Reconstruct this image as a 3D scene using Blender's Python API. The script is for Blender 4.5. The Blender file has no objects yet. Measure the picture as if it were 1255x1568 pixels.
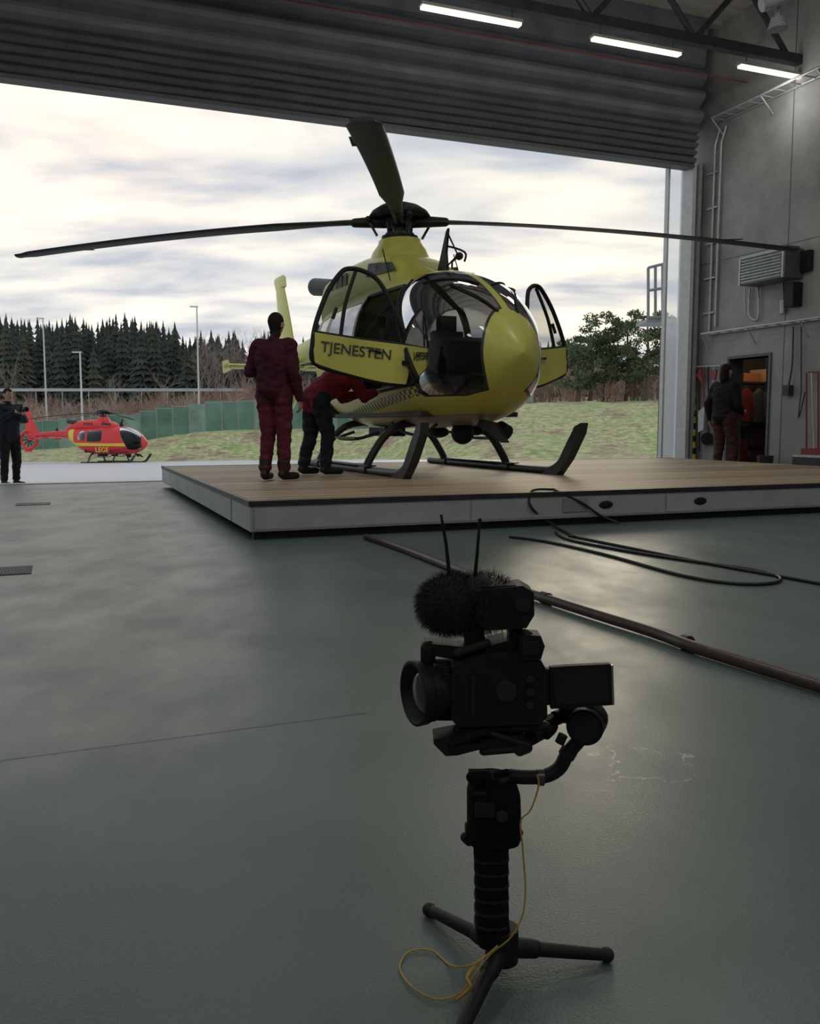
import bpy, math, random
import numpy as np
from mathutils import Vector, Matrix, noise
random.seed(7)
F=1350.0; CX=627.5; CY=784.0; HC=0.89; TH=math.atan((784-650)/F)
AL=math.radians(21.5); CA=math.cos(AL); SA=math.sin(AL)
CAM=Vector((0,0,HC))
def ray(x,y):
    a=(x-CX)/F; b=(CY-y)/F
    return Vector((a, math.cos(TH)+b*math.sin(TH), -math.sin(TH)+b*math.cos(TH)))
def P(x,y,Y):
    d=ray(x,y); return CAM+d*(Y/d.y)
def G(x,y,z=0.0):
    d=ray(x,y); return CAM+d*((z-HC)/d.z)
def W(u,v,z=0.0): return Vector((u*CA-v*SA, u*SA+v*CA, z))
def UV(p): return (p.x*CA+p.y*SA, -p.x*SA+p.y*CA)
UW=11.66
def RW(x,y,u=UW):
    d=ray(x,y); t=u/(d.x*CA+d.y*SA); p=CAM+d*t; return UV(p)[1], p.z
def VW(x,y,v):
    d=ray(x,y); t=v/(-d.x*SA+d.y*CA); p=CAM+d*t; return UV(p)[0], p.z
RA=Matrix.Rotation(AL,3,'Z')
# ------------------------------------------------------------------ materials
def mat(name,col,rough=0.6,metal=0.0,var=0.0,scale=8.0,bump=0.0,bscale=60.0,emis=None,es=0,coat=0.0,spec=0.5,stretch=None,col2=None):
    m=bpy.data.materials.new(name); m.use_nodes=True; nt=m.node_tree; b=nt.nodes['Principled BSDF']
    b.inputs['Base Color'].default_value=(*col,1); b.inputs['Roughness'].default_value=rough
    b.inputs['Metallic'].default_value=metal; b.inputs['Coat Weight'].default_value=coat
    b.inputs['Coat Roughness'].default_value=.15
    b.inputs['Specular IOR Level'].default_value=spec
    if emis: b.inputs['Emission Color'].default_value=(*emis,1); b.inputs['Emission Strength'].default_value=es
    if var>0 or bump>0 or col2:
        tc=nt.nodes.new('ShaderNodeTexCoord'); mp=nt.nodes.new('ShaderNodeMapping')
        nt.links.new(tc.outputs['Object'],mp.inputs[0])
        if stretch: mp.inputs['Scale'].default_value=stretch
    if var>0 or col2:
        n=nt.nodes.new('ShaderNodeTexNoise'); n.inputs['Scale'].default_value=scale; n.inputs['Detail'].default_value=6
        nt.links.new(mp.outputs[0],n.inputs['Vector'])
        r=nt.nodes.new('ShaderNodeValToRGB'); nt.links.new(n.outputs['Fac'],r.inputs[0])
        r.color_ramp.elements[0].position=.3; r.color_ramp.elements[1].position=.7
        c2=col2 if col2 else tuple(min(1,c*(1+var)) for c in col)
        c1=col if col2 else tuple(c*(1-var) for c in col)
        r.color_ramp.elements[0].color=(*c1,1); r.color_ramp.elements[1].color=(*c2,1)
        nt.links.new(r.outputs[0],b.inputs['Base Color'])
    if bump>0:
        n2=nt.nodes.new('ShaderNodeTexNoise'); n2.inputs['Scale'].default_value=bscale; n2.inputs['Detail'].default_value=4
        nt.links.new(mp.outputs[0],n2.inputs['Vector'])
        bp=nt.nodes.new('ShaderNodeBump'); bp.inputs['Strength'].default_value=bump; bp.inputs['Distance'].default_value=.02
        nt.links.new(n2.outputs['Fac'],bp.inputs['Height']); nt.links.new(bp.outputs[0],b.inputs['Normal'])
    return m
def glassmat(name,tint=(.5,.52,.54),rough=.03):
    m=bpy.data.materials.new(name); m.use_nodes=True; nt=m.node_tree; nt.nodes.clear()
    o=nt.nodes.new('ShaderNodeOutputMaterial'); t=nt.nodes.new('ShaderNodeBsdfTransparent'); t.inputs[0].default_value=(*tint,1)
    g=nt.nodes.new('ShaderNodeBsdfGlossy'); g.inputs['Roughness'].default_value=rough
    fr=nt.nodes.new('ShaderNodeFresnel'); fr.inputs[0].default_value=1.45
    mx=nt.nodes.new('ShaderNodeMixShader'); nt.links.new(fr.outputs[0],mx.inputs[0])
    nt.links.new(t.outputs[0],mx.inputs[1]); nt.links.new(g.outputs[0],mx.inputs[2]); nt.links.new(mx.outputs[0],o.inputs[0])
    return m
M_black=mat('black_plastic',(.012,.012,.013),.55,var=.2,scale=30,spec=.35)
M_rubber=mat('black_rubber',(.022,.022,.023),.65,var=.2,spec=.3)
M_dark=mat('dark_metal',(.045,.048,.05),.45,.3,var=.2)
M_steel=mat('galvanised_steel',(.45,.47,.48),.45,.5,var=.15,scale=12)
M_white=mat('white_paint',(.6,.62,.62),.5,var=.08)
M_grey=mat('grey_paint',(.3,.32,.33),.5,var=.1)
M_dgrey=mat('dark_grey_paint',(.09,.095,.1),.5,var=.15)
M_blade=mat('blade_composite',(.045,.048,.053),.55,var=.15,scale=5,spec=.3)
M_red=mat('red_paint',(.40,.03,.03),.45,var=.1)
M_navy=mat('navy_text',(.05,.06,.07),.5)
M_glass=glassmat('tinted_glass')
# ------------------------------------------------------------------ mesh builder
def frame(d):
    d=d.normalized(); up=Vector((0,0,1)) if abs(d.z)<.95 else Vector((1,0,0))
    x=d.cross(up).normalized(); return x, x.cross(d).normalized()
def catmull(pts,k=8):
    pts=[Vector(p) for p in pts]; out=[]
    for i in range(len(pts)-1):
        p0=pts[max(i-1,0)];p1=pts[i];p2=pts[i+1];p3=pts[min(i+2,len(pts)-1)]
        for j in range(k):
            t=j/k
            out.append(.5*((2*p1)+(p2-p0)*t+(2*p0-5*p1+4*p2-p3)*t*t+(3*p1-p0-3*p2+p3)*t**3))
    out.append(pts[-1]); return out
class MB:
    def __init__(s): s.V=[];s.F=[];s.M=[];s.S=[]
    def add(s,V,Fc,m=0,sm=False):
        o=len(s.V); s.V+= [tuple(v) for v in V]
        for f in Fc: s.F.append(tuple(i+o for i in f)); s.M.append(m); s.S.append(sm)
    def box(s,c,size,m=0,R=None):
        c=Vector(c); V=[]
        for x in(-.5,.5):
            for y in(-.5,.5):
                for z in(-.5,.5):
                    p=Vector((x*size[0],y*size[1],z*size[2]))
                    if R: p=R@p
                    V.append(c+p)
        s.add(V,[(0,1,3,2),(4,6,7,5),(0,4,5,1),(2,3,7,6),(0,2,6,4),(1,5,7,3)],m)
    def ubox(s,u0,u1,v0,v1,z0,z1,m=0):
        s.box(W((u0+u1)/2,(v0+v1)/2,(z0+z1)/2),(abs(u1-u0),abs(v1-v0),abs(z1-z0)),m,RA)
    def rings(s,R,m=0,sm=True,cap=True,closed=True):
        n=len(R[0]); V=[p for r in R for p in r]; Fc=[]
        for i in range(len(R)-1):
            for j in range(n if closed else n-1):
                k=(j+1)%n; Fc.append((i*n+j,i*n+k,(i+1)*n+k,(i+1)*n+j))
        s.add(V,Fc,m,sm)
        if cap:
            s.add(R[0],[tuple(range(n))[::-1]],m,False); s.add(R[-1],[tuple(range(n))],m,False)
    def cyl(s,a,b,r0,r1=None,n=16,m=0,sm=True,cap=True):
        a=Vector(a);b=Vector(b); r1=r0 if r1 is None else r1; x,y=frame(b-a)
        R=[[p+x*(r*math.cos(t*2*math.pi/n))+y*(r*math.sin(t*2*math.pi/n)) for t in range(n)] for p,r in((a,r0),(b,r1))]
        s.rings(R,m,sm,cap)
    def tube(s,pts,r,n=8,m=0,smooth=0):
        pts=[Vector(p) for p in pts]
        if smooth: pts=catmull(pts,smooth)
        R=[];x=None
        for i,p in enumerate(pts):
            d=(pts[min(i+1,len(pts)-1)]-pts[max(i-1,0)])
            if d.length<1e-9: continue
            d.normalize()
            if x is None: x,_=frame(d)
            x=(x-d*x.dot(d)); x.normalize(); y=d.cross(x)
            rr=r if not isinstance(r,(list,tuple)) else r[0]+(r[1]-r[0])*i/(len(pts)-1)
            R.append([p+x*(rr*math.cos(t*2*math.pi/n))+y*(rr*math.sin(t*2*math.pi/n)) for t in range(n)])
        s.rings(R,m,True,True)
    def ell(s,c,r,m=0,R=None,nu=20,nv=12,jit=0):
        c=Vector(c); V=[];Fc=[]
        for i in range(1,nv):
            for j in range(nu):
                a=math.pi*i/nv;b=2*math.pi*j/nu
                p=Vector((r[0]*math.sin(a)*math.cos(b),r[1]*math.sin(a)*math.sin(b),r[2]*math.cos(a)))
                if R: p=R@p
                V.append(c+p)
        t=Vector((0,0,r[2]));t=R@t if R else t
        V.append(c+t);V.append(c-t); T=len(V)-2;B=T+1
        for i in range(nv-2):
            for j in range(nu):
                k=(j+1)%nu; Fc.append((i*nu+j,(i+1)*nu+j,(i+1)*nu+k,i*nu+k))
        for j in range(nu):
            k=(j+1)%nu; Fc.append((T,j,k)); Fc.append((B,(nv-2)*nu+k,(nv-2)*nu+j))
        s.add(V,Fc,m,True)
    def capsule(s,a,b,ra,rb,m=0,n=14):
        a=Vector(a);b=Vector(b);d=(b-a)
        if d.length<1e-6: d=Vector((0,0,1e-3)); b=a+d
        dn=d.normalized();x,y=frame(d);R=[]
        for k in range(1,5):
            t=math.pi/2*k/4; R.append((a-dn*ra*math.cos(t),ra*math.sin(t)))
        for k in range(4,0,-1):
            t=math.pi/2*k/4; R.append((b+dn*rb*math.cos(t),rb*math.sin(t)))
        s.rings([[p+x*(r*math.cos(t*2*math.pi/n))+y*(r*math.sin(t*2*math.pi/n)) for t in range(n)] for p,r in R],m)
    def prism(s,pts,off,m=0):
        pts=[Vector(p) for p in pts]; off=Vector(off); n=len(pts)
        s.add(pts+[p+off for p in pts],[tuple(range(n)),tuple(range(n,2*n))[::-1]]+[(i,i+n,(i+1)%n+n,(i+1)%n) for i in range(n)],m)
    def mesh(s,name,mats):
        me=bpy.data.meshes.new(name); me.from_pydata(s.V,[],s.F)
        for m in mats: me.materials.append(m)
        me.polygons.foreach_set('material_index',s.M); me.polygons.foreach_set('use_smooth',s.S)
        me.update(); return me
    def obj(s,name,mats,parent=None,bevel=0):
        me=s.mesh(name,mats); o=bpy.data.objects.new(name,me); bpy.context.scene.collection.objects.link(o)
        if parent: o.parent=parent
        if bevel:
            b=o.modifiers.new('b','BEVEL'); b.width=bevel; b.segments=2; b.limit_method='ANGLE'
        return o
def empty(name,loc=(0,0,0),rz=0,sc=1):
    e=bpy.data.objects.new(name,None); e.location=loc; e.rotation_euler=(0,0,rz); e.scale=(sc,)*3
    e.empty_display_size=.2
    bpy.context.scene.collection.objects.link(e); return e
def text(name,body,size,o,ax,ay,m,parent=None,ext=.004,bold=0.0):
    cu=bpy.data.curves.new(name,'FONT'); cu.body=body; cu.size=size; cu.extrude=ext; cu.offset=bold
    ob=bpy.data.objects.new(name+'_tmp',cu); bpy.context.scene.collection.objects.link(ob)
    bpy.context.view_layer.update()
    me=bpy.data.meshes.new_from_object(ob.evaluated_get(bpy.context.evaluated_depsgraph_get()))
    bpy.data.objects.remove(ob)
    ax=Vector(ax).normalized();ay=Vector(ay);ay=(ay-ax*ay.dot(ax)).normalized();az=ax.cross(ay)
    Mx=Matrix((ax,ay,az)).transposed().to_4x4(); Mx.translation=Vector(o)
    me.transform(Mx); me.materials.clear(); me.materials.append(m)
    t=bpy.data.objects.new(name,me); bpy.context.scene.collection.objects.link(t)
    if parent: t.parent=parent
    return t
# ------------------------------------------------------------------ camera
cd=bpy.data.cameras.new('camera'); cam=bpy.data.objects.new('camera',cd); bpy.context.scene.collection.objects.link(cam)
cam.location=CAM; cam.rotation_euler=(math.pi/2-TH,0,0)
cd.sensor_fit='VERTICAL'; cd.sensor_height=36; cd.lens=36*F/1568; cd.clip_end=2000; cd.clip_start=.05
bpy.context.scene.camera=cam
# ------------------------------------------------------------------ world
w=bpy.data.worlds.new('world'); bpy.context.scene.world=w; w.use_nodes=True; nt=w.node_tree; nt.nodes.clear()
N=nt.nodes.new; L=nt.links.new
out=N('ShaderNodeOutputWorld'); bg=N('ShaderNodeBackground'); L(bg.outputs[0],out.inputs[0])
tc=N('ShaderNodeTexCoord'); sp=N('ShaderNodeSeparateXYZ'); L(tc.outputs['Generated'],sp.inputs[0])
def mth(op,a,b=None,clamp=False,nt=nt):
    n=nt.nodes.new('ShaderNodeMath'); n.operation=op; n.use_clamp=clamp
    for i,v in enumerate((a,b)):
        if v is None: continue
        if isinstance(v,(int,float)): n.inputs[i].default_value=v
        else: nt.links.new(v,n.inputs[i])
    return n.outputs[0]
zz=mth('ADD',mth('MAXIMUM',sp.outputs[2],0.0),0.16)
cb=N('ShaderNodeCombineXYZ'); L(mth('DIVIDE',sp.outputs[0],zz),cb.inputs[0]); L(mth('DIVIDE',sp.outputs[1],zz),cb.inputs[1])
mp=N('ShaderNodeMapping'); mp.inputs['Location'].default_value=(3.1,1.4,0); mp.inputs['Rotation'].default_value=(0,0,.3); mp.inputs['Scale'].default_value=(.9,1.6,1); L(cb.outputs[0],mp.inputs[0])
n1=N('ShaderNodeTexNoise'); n1.inputs['Scale'].default_value=1.8; n1.inputs['Detail'].default_value=7; n1.inputs['Roughness'].default_value=.5; n1.inputs['Distortion'].default_value=.25; L(mp.outputs[0],n1.inputs['Vector'])
cr=N('ShaderNodeValToRGB'); L(n1.outputs['Fac'],cr.inputs[0])
e=cr.color_ramp.elements; e[0].position=.34; e[0].color=(.48,.53,.61,1); e[1].position=.68; e[1].color=(.85,.84,.81,1)
x=e.new(.47); x.color=(.60,.64,.70,1); x=e.new(.57); x.color=(.70,.725,.755,1)
def glow(az,el,pw,col,k):
    d=Vector((math.sin(math.radians(az))*math.cos(math.radians(el)),math.cos(math.radians(az))*math.cos(math.radians(el)),math.sin(math.radians(el))))
    v=N('ShaderNodeVectorMath'); v.operation='DOT_PRODUCT'; L(tc.outputs['Generated'],v.inputs[0]); v.inputs[1].default_value=d
    p=mth('POWER',mth('MAXIMUM',v.outputs['Value'],0.0),pw); p=mth('MULTIPLY',p,k)
    mr=N('ShaderNodeMapRange'); L(n1.outputs['Fac'],mr.inputs[0]); mr.inputs[1].default_value=.36; mr.inputs[2].default_value=.62; mr.inputs[3].default_value=.15; mr.inputs[4].default_value=1.2
    p=mth('MULTIPLY',p,mr.outputs[0])
    m=N('ShaderNodeVectorMath'); m.operation='SCALE'; m.inputs[0].default_value=col; L(p,m.inputs['Scale']); return m.outputs[0]
def vadd(a,b):
    v=N('ShaderNodeVectorMath'); L(a,v.inputs[0]); L(b,v.inputs[1]); return v.outputs[0]
c=vadd(cr.outputs[0],glow(9,7,35,(1.0,.72,.22),.46))
c=vadd(c,glow(-18,18,110,(1.0,.56,.2),.36))
c=vadd(c,glow(-21,4,25,(1.0,.78,.36),.30))
L(c,bg.inputs[0]); bg.inputs[1].default_value=1.0
sd=bpy.data.lights.new('sun','SUN'); sd.energy=.28; sd.angle=math.radians(20); sd.color=(1,.86,.62)
so=bpy.data.objects.new('sun',sd); bpy.context.scene.collection.objects.link(so)
so.rotation_euler=Vector((-math.sin(math.radians(9))*.97,-math.cos(math.radians(9))*.97,-.24)).to_track_quat('-Z','Y').to_euler()
# ------------------------------------------------------------------ floor
VD=14.4
def floor_mat():
    m=bpy.data.materials.new('epoxy_floor'); m.use_nodes=True; nt=m.node_tree; b=nt.nodes['Principled BSDF']; N=nt.nodes.new; L=nt.links.new
    g=N('ShaderNodeNewGeometry')
    def nz(s,d,sc=None,ro=.5):
        n=N('ShaderNodeTexNoise'); n.inputs['Scale'].default_value=s; n.inputs['Detail'].default_value=d; n.inputs['Roughness'].default_value=ro
        if sc:
            mp=N('ShaderNodeMapping'); mp.inputs['Scale'].default_value=sc; mp.inputs['Rotation'].default_value=(0,0,-AL); L(g.outputs['Position'],mp.inputs[0]); L(mp.outputs[0],n.inputs['Vector'])
        else: L(g.outputs['Position'],n.inputs['Vector'])
        return n.outputs['Fac']
    a=nz(.9,6); c=nz(2.6,9,(1,.6,1),.65)
    fine=nz(170,3); f=mth('ADD',mth('MULTIPLY',a,.6,nt=nt),mth('MULTIPLY',fine,.4,nt=nt),nt=nt)
    r=N('ShaderNodeValToRGB'); L(f,r.inputs[0]); r.color_ramp.elements[0].position=.36; r.color_ramp.elements[0].color=(.078,.117,.113,1)
    r.color_ramp.elements[1].position=.64; r.color_ramp.elements[1].color=(.128,.178,.172,1)
    v=N('ShaderNodeTexVoronoi'); v.inputs['Scale'].default_value=2.2; L(g.outputs['Position'],v.inputs['Vector'])
    spk=mth('LESS_THAN',v.outputs['Distance'],.010,nt=nt)
    mx=N('ShaderNodeMix'); mx.data_type='RGBA'; L(spk,mx.inputs[0]); L(r.outputs[0],mx.inputs[6]); mx.inputs[7].default_value=(.03,.03,.03,1)
    ctr=G(985,1168); vm=N('ShaderNodeVectorMath'); vm.operation='DISTANCE'; L(g.outputs['Position'],vm.inputs[0]); vm.inputs[1].default_value=ctr
    dn=mth('ADD',vm.outputs['Value'],mth('MULTIPLY',mth('SUBTRACT',nz(9,5),.5,nt=nt),.34,nt=nt),nt=nt)
    ring=mth('LESS_THAN',mth('ABSOLUTE',mth('SUBTRACT',dn,.10,nt=nt),nt=nt),.004,nt=nt)
    ring=mth('MULTIPLY',ring,mth('GREATER_THAN',nz(30,4),.47,nt=nt),nt=nt)
    mx2=N('ShaderNodeMix'); mx2.data_type='RGBA'; L(ring,mx2.inputs[0]); L(mx.outputs[2],mx2.inputs[6]); mx2.inputs[7].default_value=(.38,.41,.40,1)
    L(mx2.outputs[2],b.inputs['Base Color'])
    rr=N('ShaderNodeMapRange'); L(c,rr.inputs[0]); rr.inputs[1].default_value=.35; rr.inputs[2].default_value=.68; rr.inputs[3].default_value=.30; rr.inputs[4].default_value=.44
    L(rr.outputs[0],b.inputs['Roughness']); b.inputs['Specular IOR Level'].default_value=.5
    bp=N('ShaderNodeBump'); bp.inputs['Strength'].default_value=.5; bp.inputs['Distance'].default_value=.0012
    L(nz(200,2),bp.inputs['Height']); L(bp.outputs[0],b.inputs['Normal'])
    return m
M_floor=floor_mat()
mb=MB(); mb.ubox(-8,UW,-9,VD,-.2,0)
mb.obj('floor',[M_floor])
# ------------------------------------------------------------------ outside ground
def sstep(t): t=max(0,min(1,t)); return t*t*(3-2*t)
def bankstart(X): return 64-20*sstep((X+6)/14)
def gz(X,Y):
    u=X*CA+Y*SA; v=-X*SA+Y*CA
    d=max(0,v-VD); base=-.075*min(d,3)-.032*min(max(0,d-3),50)
    t=Y-bankstart(X); s=sstep((X+2)/12)
    if t>0:
        la=.55+1.7*sstep((X+34)/22)
        base+=(1-s)*(la*sstep(t/11)+.07*max(0,t-12)) + s*(3.9*sstep(t/26)+.05*max(0,t-20))
        base+=.25*noise.noise(Vector((X*.15,Y*.15,0)))*min(1,t/4)+.12*noise.noise(Vector((X*.6,Y*.6,3)))*min(1,t/3)
    return base
us=np.concatenate([np.arange(-150,-60,4),np.arange(-60,70,1.1),np.arange(70,160,4)])
vs=np.concatenate([[VD,15.4,16.4,17.4,18.5,20],np.arange(22,130,1.1),np.arange(131,260,6)])
V=[];Fc=[];att=[]
for v in vs:
    for u in us:
        p=W(u,v); z=gz(p.x,p.y); V.append((p.x,p.y,z)); att.append(p.y-bankstart(p.x)+1.2*noise.noise(Vector((p.x*.3,p.y*.3,1))))
n=len(us)
for i in range(len(vs)-1):
    for j in range(n-1): Fc.append((i*n+j,i*n+j+1,(i+1)*n+j+1,(i+1)*n+j))
def ground_mat():
    m=bpy.data.materials.new('apron_and_grass'); m.use_nodes=True; nt=m.node_tree; b=nt.nodes['Principled BSDF']; N=nt.nodes.new; L=nt.links.new
    g=N('ShaderNodeNewGeometry'); at=N('ShaderNodeAttribute'); at.attribute_name='bank'
    n=N('ShaderNodeTexNoise'); n.inputs['Scale'].default_value=.3; n.inputs['Detail'].default_value=9; n.inputs['Roughness'].default_value=.65; L(g.outputs['Position'],n.inputs['Vector'])
    r=N('ShaderNodeValToRGB'); L(n.outputs['Fac'],r.inputs[0]); e=r.color_ramp.elements
    e[0].position=.36; e[0].color=(.30,.23,.15,1); e[1].position=.62; e[1].color=(.29,.40,.14,1); x=e.new(.48); x.color=(.46,.46,.24,1)
    n2=N('ShaderNodeTexNoise'); n2.inputs['Scale'].default_value=2.5; n2.inputs['Detail'].default_value=8; n2.inputs['Roughness'].default_value=.7; L(g.outputs['Position'],n2.inputs['Vector'])
    mu=N('ShaderNodeMix'); mu.data_type='RGBA'; mu.blend_type='MULTIPLY'; mu.inputs[0].default_value=.9; L(r.outputs[0],mu.inputs[6])
    r2=N('ShaderNodeValToRGB'); L(n2.outputs['Fac'],r2.inputs[0]); r2.color_ramp.elements[0].position=.38; r2.color_ramp.elements[0].color=(.5,.5,.5,1); r2.color_ramp.elements[1].position=.62; r2.color_ramp.elements[1].color=(1.25,1.25,1.25,1)
    L(r2.outputs[0],mu.inputs[7])
    rc=N('ShaderNodeValToRGB'); L(n.outputs['Fac'],rc.inputs[0]); rc.color_ramp.elements[0].color=(.46,.49,.52,1); rc.color_ramp.elements[1].color=(.60,.63,.66,1)
    mx=N('ShaderNodeMix'); mx.data_type='RGBA'; L(mth('GREATER_THAN',at.outputs['Fac'],0.0,nt=nt),mx.inputs[0]); L(rc.outputs[0],mx.inputs[6]); L(mu.outputs[2],mx.inputs[7])
    L(mx.outputs[2],b.inputs['Base Color'])
    mr=N('ShaderNodeMapRange'); L(at.outputs['Fac'],mr.inputs[0]); mr.inputs[1].default_value=-.1; mr.inputs[2].default_value=.1; mr.inputs[3].default_value=.38; mr.inputs[4].default_value=.95; L(mr.outputs[0],b.inputs['Roughness'])
    return m
me=bpy.data.meshes.new('ground'); me.from_pydata(V,[],Fc); me.update(); me.materials.append(ground_mat())
a=me.attributes.new('bank','FLOAT','POINT'); a.data.foreach_set('value',att)
me.polygons.foreach_set('use_smooth',[True]*len(Fc))
o=bpy.data.objects.new('ground_outside',me); bpy.context.scene.collection.objects.link(o)
# ------------------------------------------------------------------ hangar shell
def concrete():
    m=bpy.data.materials.new('concrete_wall'); m.use_nodes=True; nt=m.node_tree; b=nt.nodes['Principled BSDF']; N=nt.nodes.new; L=nt.links.new
    g=N('ShaderNodeNewGeometry'); n=N('ShaderNodeTexNoise'); n.inputs['Scale'].default_value=.9; n.inputs['Detail'].default_value=9; n.inputs['Roughness'].default_value=.62
    L(g.outputs['Position'],n.inputs['Vector']); r=N('ShaderNodeValToRGB'); L(n.outputs['Fac'],r.inputs[0])
    r.color_ramp.elements[0].position=.3; r.color_ramp.elements[0].color=(.20,.205,.205,1); r.color_ramp.elements[1].position=.7; r.color_ramp.elements[1].color=(.40,.405,.40,1)
    L(r.outputs[0],b.inputs['Base Color']); b.inputs['Roughness'].default_value=.7
    n2=N('ShaderNodeTexNoise'); n2.inputs['Scale'].default_value=25; L(g.outputs['Position'],n2.inputs['Vector'])
    bp=N('ShaderNodeBump'); bp.inputs['Strength'].default_value=.15; bp.inputs['Distance'].default_value=.01; L(n2.outputs['Fac'],bp.inputs['Height']); L(bp.outputs[0],b.inputs['Normal'])
    return m
M_conc=concrete()
ZC=8.3
dv0=RW(1172,700)[0]; dv1=RW(1112,700)[0]; dz=2.1
mb=MB()
mb.ubox(UW,UW+.3,-9,dv0,0,ZC); mb.ubox(UW,UW+.3,dv1,VD+.3,0,ZC); mb.ubox(UW,UW+.3,dv0,dv1,dz,ZC)
vj=RW(1205,400)[0]
for vj in (vj,8,4,0): mb.ubox(UW-.004,UW,vj-.008,vj+.008,0,ZC,1)
mb.ubox(UW-.003,UW,-9,VD,3.95,3.962,1)
mb.obj('wall_right',[M_conc,M_dgrey])
mb=MB(); mb.ubox(-8.3,-8,-9,VD+.3,0,ZC); mb.obj('wall_left',[M_conc])
mb=MB(); mb.ubox(-8.3,UW+.3,-9.3,-9,0,ZC); mb.obj('wall_back',[M_conc])
mb=MB(); mb.ubox(-8,-6.5,VD,VD+.3,0,ZC); mb.ubox(-6.5,UW,VD,VD+.3,6.5,ZC); mb.obj('wall_front',[M_conc])
M_ceil=mat('ceiling_deck',(.42,.40,.37),.7,var=.08)
mb=MB(); mb.ubox(-8.3,UW+.3,-9.3,VD+.6,ZC,ZC+.15)
for i in range(40): 
    vv=-8.8+i*.58
    mb.ubox(-8,UW,vv,vv+.2,ZC-.05,ZC)
mb.obj('ceiling',[M_ceil])
RV=dv1+2.3
mb=MB()
mb.ubox(UW+.3,UW+4,dv0-1.2,RV,-.1,0,0); mb.ubox(UW+3.8,UW+4,dv0-1.2,RV,0,2.7,0)
mb.ubox(UW+.3,UW+4,dv0-1.4,dv0-1.2,0,2.7,0); mb.ubox(UW+.3,UW+4,RV,RV+.2,0,2.7,0); mb.ubox(UW+.3,UW+4,dv0-1.4,RV+.2,2.7,2.8,0)
mb.obj('storage_room',[mat('store_wall',(.16,.14,.12),.7,var=.1)])
mb=MB(); sv=dv1+1.0
for z in (.45,1.02,1.72): mb.ubox(UW+.45,UW+2.6,sv,sv+.5,z,z+.035,0)
for u in (UW+.45,UW+1.15,UW+1.85,UW+2.6): mb.ubox(u-.02,u+.02,sv,sv+.04,0,2.25,0)
random.seed(3)
for z,hh in ((.0,.4),(.485,.45),(1.055,.35)):
    u=UW+.5
    while u<UW+2.3:
        s=random.uniform(.12,.38); mb.ubox(u,u+s,sv+.05,sv+.4,z,z+random.uniform(.15,hh),random.choice([1,2,3,3,3,4])); u+=s+.04
# coats on hangers below the top shelf: tapered shoulders, body and sleeves
for k in range(5):
    u=UW+.58+k*.33; mm=2 if k%2==0 else 3
    R_=[[W(u+w_*math.cos(t),sv-.08+.055*math.sin(t),z_) for t in np.linspace(0,2*math.pi,14,endpoint=False)] for z_,w_ in ((.95,.14),(1.2,.13),(1.45,.15),(1.56,.12),(1.62,.04))]
    mb.rings(R_,mm)
    for s in(-1,1): mb.capsule(W(u+s*.13,sv-.09,1.5),W(u+s*.17,sv-.1,1.05),.045,.035,mm)
    mb.tube([W(u,sv-.08,1.6),W(u,sv-.08,1.7)],.006,6,0)
mb.ubox(UW+.5,UW+1.2,sv+.02,sv+.45,1.76,2.0,5); mb.ubox(UW+1.25,UW+1.7,sv+.02,sv+.45,1.76,1.93,1); mb.ubox(UW+1.8,UW+2.5,sv+.02,sv+.45,1.76,2.02,5)
mb.ubox(UW+.35,UW+.9,sv-.55,sv-.25,0,.6,2)
mb.obj('storage_shelf',[M_dark,mat('box_orange',(.4,.13,.05),.6),mat('coat_red',(.16,.025,.025),.8,spec=.2),mat('box_grey',(.05,.05,.05),.6),mat('box_blue',(.03,.04,.08),.6),mat('plywood',(.55,.35,.17),.6,var=.2)])
ld=bpy.data.lights.new('storage_lamp','POINT'); ld.energy=15; ld.shadow_soft_size=.15; ld.color=(1,.78,.55); lo=bpy.data.objects.new('storage_lamp',ld); lo.location=W(UW+1.2,dv1+.2,2.5); bpy.context.scene.collection.objects.link(lo)
mb=MB()
t=.05
mb.ubox(UW-.03,UW+.31,dv0-t,dv0,0,dz+t,0);mb.ubox(UW-.03,UW+.31,dv1,dv1+t,0,dz+t,0);mb.ubox(UW-.03,UW+.31,dv0,dv1,dz,dz+t,0)
mb.obj('door_1',[M_dgrey])
# ------------------------------------------------------------------ hangar door curtain (folded up)
M_fab=mat('door_fabric',(.14,.152,.175),.5,var=.15,scale=2)
ZD=5.77
mb=MB()
prof=[(14.38,ZD),(14.1,ZD+.02)]
z=ZD+.02
for k in range(5):
    hgt=.13
    for t in (.15,.5,.85): prof.append((14.1-.11*math.sin(math.pi*t)-.02*k,z+hgt*t))
    z+=hgt; prof.append((14.1-.02*k,z))
for k in range(3):
    hgt=.34
    for t in (.1,.3,.5,.7,.9): prof.append((13.98-.16*math.sin(math.pi*t)-.03*k,z+hgt*t))
    z+=hgt; prof.append((13.97-.03*k,z))
prof+=[(13.85,z+.03),(13.8,z+.5),(13.78,ZC),(14.38,ZC)]
ul=np.linspace(-6.4,UW-.35,60)
R=[]
for u in ul:
    R.append([W(u,v+.012*noise.noise(Vector((u*1.2,i*.7,0))) , zz2+.015*noise.noise(Vector((u*.8,i*.3,5))) ) for i,(v,zz2) in enumerate(prof)])
mb.rings(R,0,False,True)
mb.ubox(-6.4,UW-.35,14.05,14.3,ZD-.05,ZD+.01,1)
mb.obj('hangar_door_curtain',[M_fab,M_dgrey])
mtr=bpy.data.materials.new('daylight_panel'); mtr.use_nodes=True; t_=mtr.node_tree; t_.nodes.clear()
oo=t_.nodes.new('ShaderNodeOutputMaterial'); tr=t_.nodes.new('ShaderNodeBsdfTranslucent'); tr.inputs[0].default_value=(.92,.95,.97,1); df=t_.nodes.new('ShaderNodeBsdfTransparent'); df.inputs[0].default_value=(.88,.93,.97,1)
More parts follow.
